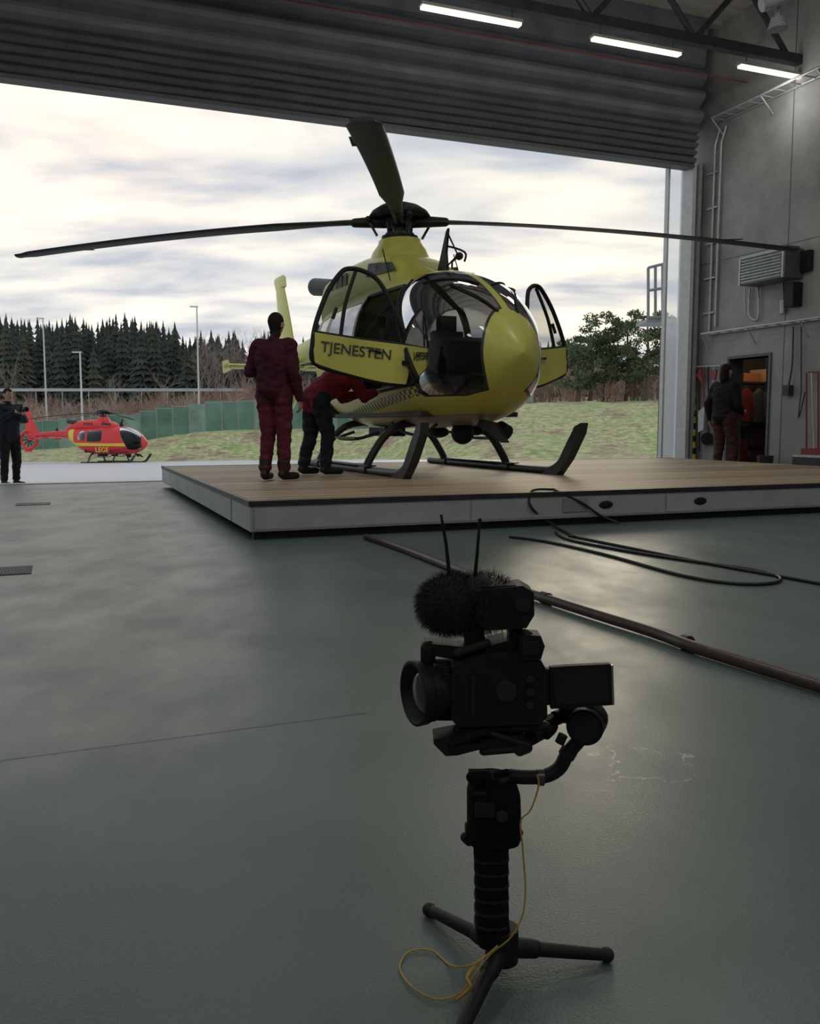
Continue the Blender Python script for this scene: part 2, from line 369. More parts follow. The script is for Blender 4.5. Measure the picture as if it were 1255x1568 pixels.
mxs=t_.nodes.new('ShaderNodeMixShader'); mxs.inputs[0].default_value=.45; t_.links.new(tr.outputs[0],mxs.inputs[1]); t_.links.new(df.outputs[0],mxs.inputs[2]); t_.links.new(mxs.outputs[0],oo.inputs[0])
mb=MB()
ua=VW(1016,600,VD)[0]; ub=VW(1038,600,VD)[0]
A_=[W(ua,VD+.05,0),W(ub,VD+.05,0),W(ub,VD+.05,5.8),W(ua,VD+.05,5.8)]; mb.add(A_,[(0,1,2,3)],0)
mb.ubox(ua-.03,ua+.01,VD,VD+.1,0,5.85,4)
mb.ubox(ub,ub+.08,VD-.25,VD+.1,0,5.85,4); mb.ubox(ub+.12,ub+.17,VD-.3,VD+.05,0,5.85,2); mb.ubox(ub+.2,UW-.01,VD-.15,VD+.1,0,5.9,1)
mb.ubox(ub+.05,ub+.15,VD-.1,VD,0,5.85,3)
mb.obj('door_guide_column',[mtr,M_grey,M_steel,M_dark,M_white])
mb=MB(); mb.ubox(-6.5,UW-.9,VD-.12,VD+.12,-.01,.012,0); mb.obj('door_threshold',[M_steel])
mb=MB(); mb.tube([W(-7.9,13.1,6.98),W(UW-.02,13.1,6.98)],.012,8,0); mb.obj('sprinkler_pipe',[mat('dull_red_pipe',(.2,.035,.03),.5)])
def truss(v,name):
    mb=MB(); z0=6.84; z1=7.95
    mb.ubox(-8,UW-.02,v-.07,v+.07,z0,z0+.15,0); mb.ubox(-8,UW-.02,v-.07,v+.07,z1,z1+.14,0)
    u=-7.6;k=0
    while u<UW-1:
        a=W(u,v,z0+.1 if k%2==0 else z1); b=W(u+.95,v,z1 if k%2==0 else z0+.1)
        mb.cyl(a,b,.05,n=6,m=0,sm=False); u+=.95;k+=1
    for u in np.arange(-7,UW,1.9): mb.ubox(u-.04,u+.04,v-.06,v+.06,z1+.14,ZC,0)
    return mb.obj(name,[M_dark])
LV=11.9; LZ=6.66
for v in (11.9,6.9,2.0,-3.6): truss(v,'roof_truss')
M_tube=mat('fluorescent_tube',(1,1,1),.4,emis=(1,.80,.50),es=1.6)
M_fix=mat('lamp_housing',(.3,.3,.3),.4)
def fixture(u0,u1,v,z):
    mb=MB(); mb.ubox(u0,u1,v-.06,v+.06,z+.01,z+.05,0)
    mb.ubox(u0+.02,u1-.02,v-.05,v+.05,z-.03,z+.008,1)
    for u in (u0+.15,u1-.15): mb.cyl(W(u,v,z+.05),W(u,v,z+.18),.008,n=6,m=2)
    mb.obj('ceiling_and_fill_light',[M_fix,M_tube,M_dark])
def lamp(u,v,z,e):
    ld=bpy.data.lights.new('tube_and_fill_lamp','POINT'); ld.shadow_soft_size=.35; ld.energy=e; ld.color=(1,.97,.92)
    lo=bpy.data.objects.new('tube_and_fill_lamp',ld); lo.location=W(u,v,z); bpy.context.scene.collection.objects.link(lo)
for xa,xb,ym in ((643,798,18),(905,1042,67),(1130,1243,110)):
    ua_=VW(xa,ym,LV)[0]; ub_=VW(xb,ym,LV)[0]; fixture(ua_,ub_,LV,LZ)
    lamp((ua_+ub_)/2,LV,6.3,14)
for v in (6.9,2.0,-3.6):  # unseen lamps and housings, added as fill to brighten the interior
    for u in (-4,1,6): 
        fixture(u-.8,u+.8,v,LZ); lamp(u,v,6.2,76)
mb=MB()
a=P(1165,8,12.2); b=P(1225,-25,11.6)
mb.tube([a,a+Vector((.3,0,.12)),b+Vector((.5,0,.3))],.09,14,0)
mb.cyl(P(1190,45,12.4),P(1190,28,12.4),.13,.09,18,0); mb.cyl(P(1190,28,12.4),P(1192,-20,12.4),.035,n=10,m=0)
mb.obj('air_duct_nozzle',[M_grey])
# ------------------------------------------------------------------ right wall equipment
def rwp(x,y,off=.05):
    v,z=RW(x,y,UW-off); return W(UW-off,v,z)
def ladder(name,A,B,wid,m):
    mb=MB(); d=Vector(B)-Vector(A); 
    off=W(-wid,0,0)
    for o_ in (Vector((0,0,0)),off): mb.tube([Vector(A)+o_,Vector(B)+o_],.022,6,0)
    n=int(d.length/.3)
    for i in range(n+1):
        p=Vector(A)+d*(i/n); mb.cyl(p,p+off,.014,n=6,m=0)
    for i in range(0,n+1,4):
        p=Vector(A)+d*(i/n); mb.cyl(p+off,p+W(0,0,-.28),.014,n=6,m=0)
    return mb.obj(name,[m])
ladder('cable_tray',W(UW-.03,VD-.75,6.5),W(UW-.03,6,6.5),.3,M_steel)
v1,z1=RW(1088,512); 
ladder('cable_tray',W(UW-.03,v1,z1),W(UW-.03,9,z1),.2,M_steel)
mb=MB()
for dx in (0,9):
    va,za=RW(1088+dx,500)
    mb.tube([W(UW-.04,va,za if dx else z1+.05),W(UW-.04,va,6.1),W(UW-.04,va-.12,6.38)],.024,8,0)
va,_=RW(1088,300)
for z in (3.0,3.65,4.3,4.95,5.6): mb.ubox(UW-.06,UW,va-.25,va+.05,z,z+.03,0)
mb.tube([rwp(1148,440),rwp(1146,480),rwp(1160,488),rwp(1160,440)],.02,8,0,4)
mb.tube([rwp(1140,440),rwp(1140,478)],.014,8,0)
mb.tube([rwp(1198,395),rwp(1200,470)],.014,8,1)
mb.tube([rwp(1214,500),rwp(1212,560),rwp(1205,598)],.014,8,1,5)
mb.tube([rwp(1226,500),rwp(1226,598)],.012,8,1)
mb.tube([rwp(1226,598),rwp(1222,640),rwp(1232,600)],.01,8,1,5)
mb.ubox(UW-.12,UW-.01,RW(1210,600)[0]-.07,RW(1210,600)[0]+.07,RW(1210,606)[1],RW(1210,590)[1],1)
mb.obj('conduit_pipes',[M_steel,M_dark])
v0,zt=RW(1200,378,UW-.45); v1,zb=RW(1130,438,UW-.45)
mb=MB(); mb.ubox(UW-.42,UW-.02,v0,v1,zb,zt,0)
nl=9
for i in range(nl):
    z=zb+.04+(zt-zb-.08)*i/(nl-1)
    mb.box(W(UW-.44,(v0+v1)/2,z),(.05,(v1-v0)*.9,.03),1,RA@Matrix.Rotation(.6,3,'Y'))
mb.ubox(UW-.46,UW-.42,v0,v0+.04,zb,zt,1); mb.ubox(UW-.46,UW-.42,v1-.04,v1,zb,zt,1); mb.ubox(UW-.46,UW-.42,v0,v1,zt-.03,zt,1)
mb.ubox(UW-.3,UW-.01,v0+.1,v0+.15,zt,zt+.06,0); mb.ubox(UW-.1,UW-.01,v0-.2,v0,zb+.1,zt-.05,2)
mb.obj('heater_unit',[M_dgrey,M_steel,M_black],bevel=.006)
mb=MB(); v,z=RW(1222,452); mb.ubox(UW-.22,UW-.01,v-.1,v+.1,z-.2,z+.2,0); mb.cyl(rwp(1198,460),rwp(1198,480),.05,n=12,m=1)
mb.obj('loudspeaker',[M_black,M_steel],bevel=.01)
mb=MB()
M_yel=mat('yellow_tool',(.6,.45,.03),.5)
rp=rwp
mb.tube([rp(1062,562,.1),rp(1103,560,.1)],.02,6,0)
for i in range(14):
    ya=572+i*9.5; mb.cyl(rp(1062,ya,.12),rp(1062,ya+9.5,.12),.035,n=10,m=(1 if i%2 else 2))
for xx,yb,mm in ((1070,690,2),(1077,650,3),(1084,668,2),(1092,640,4)):
    mb.cyl(rp(xx,562,.12),rp(xx,yb,.12),.014,n=8,m=mm)
mb.prism([rp(1066,575,.12),rp(1073,562,.12),rp(1077,590,.12)],W(-.02,0,0),3)
mb.prism([rp(1070,630,.13),rp(1080,622,.13),rp(1078,658,.13),rp(1070,662,.13)],W(-.03,0,0),4)
mb.prism([rp(1088,568,.12),rp(1098,566,.12),rp(1096,582,.12),rp(1090,580,.12)],W(-.03,0,0),3)
mb.cyl(rp(1082,672,.02),rp(1082,672,.16),.12,n=20,m=2)
mb.obj('tool_rack',[M_steel,M_yel,M_black,mat('tool_red',(.22,.03,.03),.5),M_steel])
mb=MB()
for xx in (1234,1242,1252): mb.tube([rp(xx,570,.08),rp(xx+ (4 if xx==1242 else 0),695,.1)],.014,8,0 if xx!=1242 else 1)
v,z=RW(1250,690); mb.ubox(UW-.4,UW-.02,v-.6,v+.12,z-.1,z-.06,1); mb.ubox(UW-.4,UW-.36,v-.6,v+.12,0,z-.1,2); mb.ubox(UW-.35,UW-.1,v-.4,v,z-.06,z+.04,0)
mb.tube([rp(1237,570,.08),rp(1253,570,.08)],.014,8,0)
mb.obj('equipment_stand',[mat('stand_red',(.25,.02,.02),.5),M_steel,M_dark])
mb=MB(); mb.cyl(W(UW-.25,dv0-.25,0),W(UW-.25,dv0-.25,.35),.11,.14,18,0); mb.obj('waste_bin',[M_dark])
# ------------------------------------------------------------------ landing platform
def wood():
    m=bpy.data.materials.new('wood_deck'); m.use_nodes=True; nt=m.node_tree; b=nt.nodes['Principled BSDF']; N=nt.nodes.new; L=nt.links.new
    tc=N('ShaderNodeTexCoord'); sp=N('ShaderNodeSeparateXYZ'); L(tc.outputs['Object'],sp.inputs[0])
    t=mth('MULTIPLY',sp.outputs[1],1/.24,nt=nt); fl=mth('FLOOR',t,nt=nt); fr=mth('FRACT',t,nt=nt)
    wn=N('ShaderNodeTexWhiteNoise'); wn.noise_dimensions='1D'; L(fl,wn.inputs['W'])
    mp=N('ShaderNodeMapping'); mp.inputs['Scale'].default_value=(1,14,1); L(tc.outputs['Object'],mp.inputs[0])
    n=N('ShaderNodeTexNoise'); n.inputs['Scale'].default_value=2; n.inputs['Detail'].default_value=7; L(mp.outputs[0],n.inputs['Vector'])
    f=mth('ADD',mth('MULTIPLY',wn.outputs['Value'],.6,nt=nt),mth('MULTIPLY',n.outputs['Fac'],.5,nt=nt),nt=nt)
    r=N('ShaderNodeValToRGB'); L(f,r.inputs[0]); r.color_ramp.elements[0].color=(.18,.13,.085,1); r.color_ramp.elements[1].color=(.66,.52,.35,1)
    gp=mth('LESS_THAN',fr,.10,nt=nt); mx=N('ShaderNodeMix'); mx.data_type='RGBA'; L(gp,mx.inputs[0]); L(r.outputs[0],mx.inputs[6]); mx.inputs[7].default_value=(.03,.022,.016,1)
    L(mx.outputs[2],b.inputs['Base Color']); b.inputs['Roughness'].default_value=.55; b.inputs['Specular IOR Level'].default_value=.3
    return m
pu0,pv0,pu1,pv1=1.33,6.73,10.25,13.1
pe=empty('landing_platform',(0,0,0),AL)
PH=.29
mb=MB()
mb.box(((pu0+pu1)/2,(pv0+pv1)/2,PH-.02),(pu1-pu0-.04,pv1-pv0-.04,.04),0)
mb.obj('deck',[wood()],pe)
mb=MB()
def rb(a0,a1,b0,b1,c0,c1,m): mb.box(((a0+a1)/2,(b0+b1)/2,(c0+c1)/2),(a1-a0,b1-b0,c1-c0),m)
rb(pu0,pu1,pv0-.01,pv0+.03,PH-.03,PH+.012,1); rb(pu0-.01,pu0+.03,pv0,pv1,PH-.03,PH+.012,1)
rb(pu0,pu1,pv1-.03,pv1+.01,PH-.03,PH+.005,1)
rb(pu0,pu1,pv0,pv0+.04,.065,PH-.03,0); rb(pu0,pu0+.04,pv0+.04,pv1,.065,PH-.03,0); rb(pu0,pu1,pv1-.04,pv1,.065,PH-.03,0); rb(pu1-.04,pu1,pv0+.04,pv1-.04,.065,PH-.03,0)
rb(pu0+.03,pu1,pv0+.03,pv0+.08,.0,.065,2)
rb(pu0+.02,pu1,pv0-.012,pv0,.065,.085,3)
for u in (pu0+.02,3.2,5.2,7.2,9.2): rb(u,u+.012,pv0-.006,pv0,.09,PH-.03,3)
rb(pu0-.006,pu0,pv0+.8,pv0+.815,.07,PH-.03,3)
for k,u in enumerate((2.5,4.5,6.5,8.5,10.0)):
    for v in (7.3,9.8,12.5): mb.cyl((u,v,0.06),(u+.06,v,.06),.06,n=14,m=2)
for u in (4.55,5.6): 
    mb.ell((u,pv0-.004,.17),(.075,.012,.035),2)
rb(4.1,4.35,pv0-.015,pv0,.12,.24,3)
rb(8.0,8.15,pv0-.012,pv0,.12,.2,3)
for u in np.arange(pu0+.1,pu1,.2): mb.cyl((u,pv0+.12,PH),(u,pv0+.12,PH+.006),.008,n=6,m=3)
mb.obj('frame',[mat('platform_side',(.45,.48,.48),.4,var=.12,scale=3),M_dark,M_black,M_grey],pe)
# ------------------------------------------------------------------ helicopters
def heli_paint(name,base,band,kind):
    m=bpy.data.materials.new(name); m.use_nodes=True; nt=m.node_tree; b=nt.nodes['Principled BSDF']; N=nt.nodes.new; L=nt.links.new
    o=[n for n in nt.nodes if n.type=='OUTPUT_MATERIAL'][0]
    b.inputs['Roughness'].default_value=.42; b.inputs['Coat Weight'].default_value=.25; b.inputs['Coat Roughness'].default_value=.22
    ag=N('ShaderNodeAttribute'); ag.attribute_name='glass'; ast=N('ShaderNodeAttribute'); ast.attribute_name='stripe'
    ae=N('ShaderNodeAttribute'); ae.attribute_name='band'
    tc=N('ShaderNodeTexCoord')
    ck=N('ShaderNodeTexChecker'); ck.inputs['Scale'].default_value=18; L(tc.outputs['Object'],ck.inputs['Vector']); ck.inputs['Color1'].default_value=(.02,.03,.1,1); ck.inputs['Color2'].default_value=(*[c*.9 for c in base],1)
    n=N('ShaderNodeTexNoise'); n.inputs['Scale'].default_value=3; L(tc.outputs['Object'],n.inputs['Vector'])
    r=N('ShaderNodeValToRGB'); L(n.outputs['Fac'],r.inputs[0]); r.color_ramp.elements[0].color=(*[c*.88 for c in base],1); r.color_ramp.elements[1].color=(*base,1)
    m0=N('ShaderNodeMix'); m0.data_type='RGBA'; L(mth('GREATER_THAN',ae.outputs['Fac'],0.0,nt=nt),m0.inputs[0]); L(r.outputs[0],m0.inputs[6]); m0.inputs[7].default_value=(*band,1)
    m1=N('ShaderNodeMix'); m1.data_type='RGBA'; L(mth('GREATER_THAN',ast.outputs['Fac'],0.0,nt=nt),m1.inputs[0]); L(m0.outputs[2],m1.inputs[6]); L(ck.outputs[0],m1.inputs[7])
    m2=N('ShaderNodeMix'); m2.data_type='RGBA'; L(mth('GREATER_THAN',ag.outputs['Fac'],-.02,nt=nt),m2.inputs[0]); L(m1.outputs[2],m2.inputs[6]); m2.inputs[7].default_value=(.03,.03,.03,1)
    L(m2.outputs[2],b.inputs['Base Color'])
    t=N('ShaderNodeBsdfTransparent'); t.inputs[0].default_value=(.40,.42,.44,1) if kind else (.2,.2,.2,1)
    g=N('ShaderNodeBsdfGlossy'); g.inputs['Roughness'].default_value=.03; g.inputs[0].default_value=(.8,.8,.8,1)
    fr=N('ShaderNodeFresnel'); fr.inputs[0].default_value=1.38
    gm=N('ShaderNodeMixShader'); L(fr.outputs[0],gm.inputs[0]); L(t.outputs[0],gm.inputs[1]); L(g.outputs[0],gm.inputs[2])
    ms=N('ShaderNodeMixShader'); L(mth('GREATER_THAN',ag.outputs['Fac'],0.0,nt=nt),ms.inputs[0]); L(b.outputs[0],ms.inputs[1]); L(gm.outputs[0],ms.inputs[2])
    L(ms.outputs[0],o.inputs[0]); return m
XS=[1.6,1.0,0,-.8,-1.4,-1.9,-2.4,-2.8,-3.5,-5.2,-5.9]
WS=[.84,.86,.86,.83,.76,.62,.42,.27,.21,.15,.12]
ZB=[.57,.55,.55,.58,.76,1.1,1.45,1.66,1.74,1.72,1.74]
ZT=[2.45,2.5,2.52,2.5,2.46,2.42,2.33,2.22,2.15,2.02,1.98]
def sect(x):
    if x>1.6:
        e=(x-1.6)/1.68; e=min(e,.9999)
        w=.84*(1-e**2.1)**.68; zt=1.36+1.09*(1-e**1.65)**.75; zb=1.36-.79*(1-e**2.2)**.68
    else:
        xs=XS[::-1]; 
        def ip(A):
            A=A[::-1]
            return sum(np.interp(x+d,xs,A)*k for d,k in((-.24,1),(-.12,2),(0,3),(.12,2),(.24,1)))/9 if x<1.3 else np.interp(x,xs,A)
        w=ip(WS);zb=ip(ZB);zt=ip(ZT)
    return w,zb,zt
def surf_y(x_,z_,pw=2.5):
    w_,zb,zt=sect(x_); zc=zb+.42*(zt-zb); hh=(zt-zc) if z_>zc else (zc-zb); q_=min(.999,abs(z_-zc)/hh)
    return w_*(1-q_**pw)**(1/pw)
def surf_z(x_,y_,pw=2.5):
    w_,zb,zt=sect(x_); zc=zb+.42*(zt-zb); q_=min(.999,abs(y_)/w_); return zc+(zt-zc)*(1-q_**pw)**(1/pw)
def convexd(px,pz,poly):
    d=1e9;n=len(poly)
    for i in range(n):
        x0,z0=poly[i];x1,z1=poly[(i+1)%n];ex,ez=x1-x0,z1-z0;l=math.hypot(ex,ez)
        d=min(d,(ex*(pz-z0)-ez*(px-x0))/l)
    return d
def heli(main,loc,heading,base,band,bang,R=5.35):
    E=empty('helicopter',loc,heading)
    nx=170 if main else 70; nn=140 if main else 48
    xs=[1.6+1.68*math.sin(math.pi/2*t) for t in np.linspace(1,0,nx//2)]; xs+=list(np.linspace(1.58,-5.9,nx//2))
    V=[];gl=[];stp=[];bd=[]
    ex=2/2.5
    doorpoly=[(.5,.98),(2.15,1.06),(2.24,1.12),(1.52,2.25),(.5,2.25)]
    for x in xs:
        w_,zb,zt=sect(x); zc=zb+.42*(zt-zb)
        for j in range(nn):
            a=2*math.pi*j/nn; c_,s_=math.cos(a),math.sin(a)
            y=w_*math.copysign(abs(c_)**ex,c_); hh=(zt-zc) if s_>0 else (zc-zb)
            z=zc+hh*math.copysign(abs(s_)**ex,s_)
            V.append((x,y,z))
            g=min(x-(1.50+(2.45-z)*.50), z-(.93 if x<2.75 else .93+(x-2.75)*.3))
            g=min(g, abs(y)-.065)
            el=math.sqrt((y/.37)**2+((z-1.36)/.52)**2)
            if x>2.0: g=min(g,(el-1)*.37)
            g=min(g,2.36-z)
            k=max(g,-.2)
            if abs(y)>.3:
                if y>0: k=max(k,convexd(x,z,[(.55,1.45),(1.8,1.45),(1.42,2.2),(.55,2.2)]))
                k=max(k,convexd(x,z,[(-.75,1.45),(.35,1.45),(.35,2.18),(-.75,2.18)]))
                k=max(k,convexd(x,z,[(-1.55,1.55),(-.95,1.5),(-.95,2.15),(-1.4,2.12)]))
            gl.append(k)
            sl=.74+.11*x if x>-.8 else .74+.11*-.8+.25*(-x-.8)
            stp.append(min(.055-abs(z-sl),2.35-x,x+3.2) if abs(y)>.1 else -1)
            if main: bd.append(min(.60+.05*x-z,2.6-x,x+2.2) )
            else: bd.append(max(min(.10-abs(z-(1.25+.0*x)),2.6-x,x+6), min(.25-abs(x+2.2),.4)))
    Fc=[];n=nn
    for i in range(len(xs)-1):
        for j in range(n):
            k=(j+1)%n
            f=(i*n+j,i*n+k,(i+1)*n+k,(i+1)*n+j)
            if main:
                cx=sum(V[q][0] for q in f)/4;cy=sum(V[q][1] for q in f)/4;cz=sum(V[q][2] for q in f)/4
                if cy<-.2 and convexd(cx,cz,doorpoly)>0: continue
            Fc.append(f)
    Fc.append(tuple(range(n))); Fc.append(tuple(range((len(xs)-1)*n,len(xs)*n))[::-1])
    me=bpy.data.meshes.new('fuselage'); me.from_pydata(V,[],Fc); me.update()
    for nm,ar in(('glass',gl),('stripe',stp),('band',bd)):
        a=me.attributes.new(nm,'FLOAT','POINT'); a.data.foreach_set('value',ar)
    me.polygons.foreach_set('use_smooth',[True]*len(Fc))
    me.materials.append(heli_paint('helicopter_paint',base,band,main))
    fo=bpy.data.objects.new('fuselage',me); fo.parent=E; bpy.context.scene.collection.objects.link(fo)
    paint=mat('solid_paint',base,.42,coat=.25,var=.08,scale=3)
    mb=MB()
    def se(x,w_,z0,z1,n=40,p=2.6):
        r=[]
        for j in range(n):
            a=2*math.pi*j/n;c_,s_=math.cos(a),math.sin(a)
            r.append(Vector((x,w_*math.copysign(abs(c_)**(2/p),c_),(z0+z1)/2+(z1-z0)/2*math.copysign(abs(s_)**(2/p),s_))))
        return r
    cow=[(1.25,.12,2.3,2.5),(1.1,.34,2.25,2.6),(.8,.46,2.2,2.74),(.4,.52,2.2,2.86),(-.2,.6,2.2,2.92),(-1.0,.62,2.2,2.92),(-1.7,.55,2.2,2.85),(-2.2,.42,2.2,2.72),(-2.6,.26,2.1,2.5),(-2.9,.1,2.0,2.3)]
    mb.rings([se(*c_) for c_ in cow],0)
    mb.rings([[Vector((r*1.25*math.cos(t),r*math.sin(t),z)) for t in np.linspace(0,2*math.pi,28,endpoint=False)] for r,z in ((.42,2.8),(.36,2.95),(.29,3.05),(.28,3.1))],0)
    for s in(-1,1):
        mb.cyl((-1.9,s*.3,2.72),(-2.45,s*.42,2.8),.13,.14,18,1)
        mb.ell((.35,s*.47,2.62),(.22,.08,.1),1)
        mb.prism([(.9,s*.44,2.55),(.2,s*.56,2.55),(.25,s*.54,2.72),(.8,s*.45,2.66)],(0,s*.02,0),1)
        for k in range(4): mb.box((-.5-.18*k,s*.612,2.62),(.12,.02,.16),1)
    mb.obj('engine_cowling',[paint,M_dark],E)
    mb=MB()
    def fin(x0,x1,z,t,n=20):
        return [Vector(((x0+x1)/2+(x1-x0)/2*math.cos(a),t*math.sin(a)*(1 - .5*abs(math.cos(a))**3),z)) for a in np.linspace(0,2*math.pi,n,endpoint=False)]
    mb.rings([fin(-5.0,-5.9,1.75,.13),fin(-5.05,-6.05,2.1,.1),fin(-5.35,-6.15,2.7,.07),fin(-5.7,-6.3,3.3,.05),fin(-5.8,-6.32,3.4,.03)],0)
    mb.rings([fin(-5.55,-6.3,3.28,.05),fin(-5.6,-6.45,3.46,.045),fin(-5.75,-6.42,3.52,.02)],0)
    cx_,cz_=-5.85,1.55; R_=[]
    for t in np.linspace(0,2*math.pi,40):
        r=[]
        for s in np.linspace(0,2*math.pi,12,endpoint=False):
            rr=.62+.11*math.cos(s); r.append(Vector((cx_+rr*math.cos(t),.15*math.sin(s),cz_+rr*math.sin(t))))
        R_.append(r)
    mb.rings(R_,0,cap=False)
    for k in range(10):
        t=k*2*math.pi/10+.1; d=Vector((math.cos(t),0,math.sin(t))); pr=Vector((-math.sin(t),.5,math.cos(t)))*.035
        c0=Vector((cx_,0,cz_)); mb.prism([c0+d*.12-pr,c0+d*.12+pr,c0+d*.54+pr,c0+d*.54-pr],Vector((0,.012,0)),1)
    mb.cyl((cx_,-.1,cz_),(cx_,.1,cz_),.13,n=20,m=1)
    mb.rings([fin(-5.5,-6.3,.95,.07),fin(-5.7,-6.2,.7,.04)],0)
    for s in (-1,1):
        mb.rings([[Vector((-4.55+.25*math.cos(a),s*yy,1.64+.045*math.sin(a))) for a in np.linspace(0,2*math.pi,16,endpoint=False)] for yy in (.05,1.42)],0)
        mb.prism([(-4.25,s*1.42,1.56),(-4.85,s*1.42,1.53),(-4.9,s*1.42,1.75),(-4.5,s*1.42,1.75)],(0,.03,0),0)
    mb.obj('tail_fin',[paint,M_dark],E)
    mb=MB()
    zr=3.36
    def blade(ang):
        rs=[.30,.5,.75,1.0,1.3,1.7]+list(np.linspace(2.1,R-.3,12))+[R-.2,R-.08,R]
        RR=[]
        for r in rs:
            if r<1.0: ch=.15+.02*r; th=.07-.02*r
            elif r<1.7: ch=.17+(r-1.0)/.7*.13; th=.045
            else: ch=.30; th=.035
            if r>R-.1: ch=.2; 
            zd=zr-.42*(r/R)**1.7; tw=math.radians(8-6*r/R)
            ring=[]
            for a in np.linspace(0,2*math.pi,16,endpoint=False):
                c_=ch/2*math.cos(a); t_=th/2*math.sin(a)*(1+.5*math.cos(a))
                yy=c_*math.cos(tw)-t_*math.sin(tw); z_=c_*math.sin(tw)+t_*math.cos(tw)
                ring.append(Vector((r*math.cos(ang)-yy*math.sin(ang),r*math.sin(ang)+yy*math.cos(ang),zd+z_)))
            RR.append(ring)
        mb.rings(RR,0)
        d=Vector((math.cos(ang),math.sin(ang),0)); q=Vector((-d.y,d.x,0))
        mb.capsule(d*.2+Vector((0,0,zr)),d*.62+Vector((0,0,zr-.01)),.085,.06,1)
        mb.cyl(d*.3+q*.12+Vector((0,0,3.15)),d*.42+q*.14+Vector((0,0,zr)),.018,n=8,m=2)
        mb.ell(d*.42+q*.14+Vector((0,0,zr)),(.05,.05,.05),1)
        p_=d*(R-.9)+Vector((0,0,zr-.42*((R-.9)/R)**1.7)); mb.box(p_-q*.16,(.25,.05,.006),0,Matrix.Rotation(ang,3,'Z'))
    for k in range(4): blade(bang+k*math.pi/2)
    mb.cyl((0,0,2.95),(0,0,zr+.1),.10,.09,24,2)
    mb.cyl((0,0,3.12),(0,0,3.16),.25,.25,28,1); mb.cyl((0,0,3.16),(0,0,3.2),.2,.2,28,2)
    mb.cyl((0,0,zr-.06),(0,0,zr+.05),.22,.22,28,1)
    mb.rings([[Vector((r*math.cos(t),r*math.sin(t),z)) for t in np.linspace(0,2*math.pi,30,endpoint=False)] for r,z in ((.36,zr+.04),(.42,zr+.07),(.38,zr+.13),(.27,zr+.2),(.14,zr+.24),(.02,zr+.25))],1)
    for k in range(4):
        t=bang+k*math.pi/2+.78; mb.cyl((.2*math.cos(t),.2*math.sin(t),3.16),(.22*math.cos(t),.22*math.sin(t),zr-.03),.02,n=8,m=2)
    mb.obj('main_rotor',[M_blade,M_black,M_dark],E)
    mb=MB()
    for s in (-1,1):
        mb.tube([(-1.15,s*1.0,.045),(-1,s*1.0,.045),(0,s*1.0,.045),(1,s*1.0,.045),(2.0,s*1.0,.045),(2.35,s*1.0,.07),(2.6,s*1.0,.22),(2.78,s*1.0,.46),(2.84,s*1.0,.56)],.045,12,0,6)
        mb.box((.5,s*1.0,.1),(1.9,.12,.015),0)
        mb.prism([(2.15,s*1.0-.05,.0),(2.5,s*1.0-.05,.0),(2.72,s*1.0-.05,.2),(2.95,s*1.0-.05,.5),(2.98,s*1.0-.05,.62),(2.86,s*1.0-.05,.58),(2.72,s*1.0-.05,.42),(2.5,s*1.0-.05,.14)],(0,.10,0),0)
    for x in (1.25,-.6):
        mb.tube([(x,-1.0,.06),(x,-.93,.2),(x,-.75,.45),(x,-.5,.6),(x,0,.64),(x,.5,.6),(x,.75,.45),(x,.93,.2),(x,1.0,.06)],.05,12,0,6)
        for s in(-1,1): mb.cyl((x-.1,s*1.0,.05),(x+.1,s*1.0,.05),.065,n=14,m=0)
    for s in(-1,1):
        mb.tube([(1.0,s*.72,.5),(.9,s*.98,.42),(.2,s*.98,.42),(.1,s*.72,.5)],.02,8,0,4)
        mb.box((.55,s*.98,.43),(.9,.14,.02),0)
    mb.obj('landing_skids',[M_dark],E)
    mb=MB()
    mb.ell((1.9,.0,.5),(.14,.14,.14),0); mb.cyl((1.9,0,.5),(1.9,0,.7),.06,n=12,m=0)
    mb.cyl((2.3,.28,.56),(2.42,.3,.5),.09,.1,18,0)
    mb.ell((.6,.3,.5),(.25,.12,.08),0); mb.box((0,-.2,.5),(.6,.3,.12),0)
    mb.tube([(.9,-.5,.62),(1.2,-.45,.5),(1.6,-.4,.48),(1.9,-.35,.6)],.02,6,0,4); mb.ell((1.5,.4,.52),(.12,.08,.06),0)
    mb.prism([(2.35,-.02,.66),(2.72,-.02,.62),(2.98,-.02,.40),(2.86,-.02,.40),(2.55,-.02,.52),(2.3,-.02,.58)],(0,.04,0),0)
    mb.prism([(1.5,-.015,2.42),(1.2,-.015,2.48),(1.45,-.015,2.95),(1.5,-.015,2.98),(1.45,-.015,2.7)],(0,.03,0),0)
    mb.tube([(1.35,0,2.5),(1.75,0,2.62),(1.5,0,2.9)],.012,6,0)
    mb.tube([(1.0,.3,2.5),(1.0,.3,2.68),(1.15,.3,2.72)],.014,6,0); mb.ell((1.2,.3,2.72),(.06,.05,.05),0)
    for x_,y_ in ((.85,-.5),(.9,.5)): mb.tube([(x_,y_,2.42),(x_-.25,y_,2.85)],.008,6,0)
    mb.ell((-3.6,0,2.2),(.1,.03,.15),0)
    if main:
        for s in(-1,1):
            ps=[(x_,s*y_,surf_z(x_,y_)+.02) for x_,y_ in ((2.95,.12),(2.75,.22),(2.55,.32),(2.35,.40))]; mb.tube(ps,.012,6,0,4)
            ps=[(x_,s*y_,surf_z(x_,y_)+.01) for x_,y_ in ((2.45,.08),(2.35,.2),(2.15,.4),(1.95,.55))]; mb.tube(ps,.012,6,0,4)
        for s in (-1,1):
            ps=[(1.50+(2.45-z_)*.50, s*(surf_y(1.50+(2.45-z_)*.50,z_)+.005), z_) for z_ in np.linspace(.95,2.32,14)]; mb.tube(ps,.016,8,0)
        mb.tube([(1.55,.74,2.18),(1.62,.86,2.27),(1.2,.9,2.36),(1.0,.8,2.33)],.02,8,0,4)
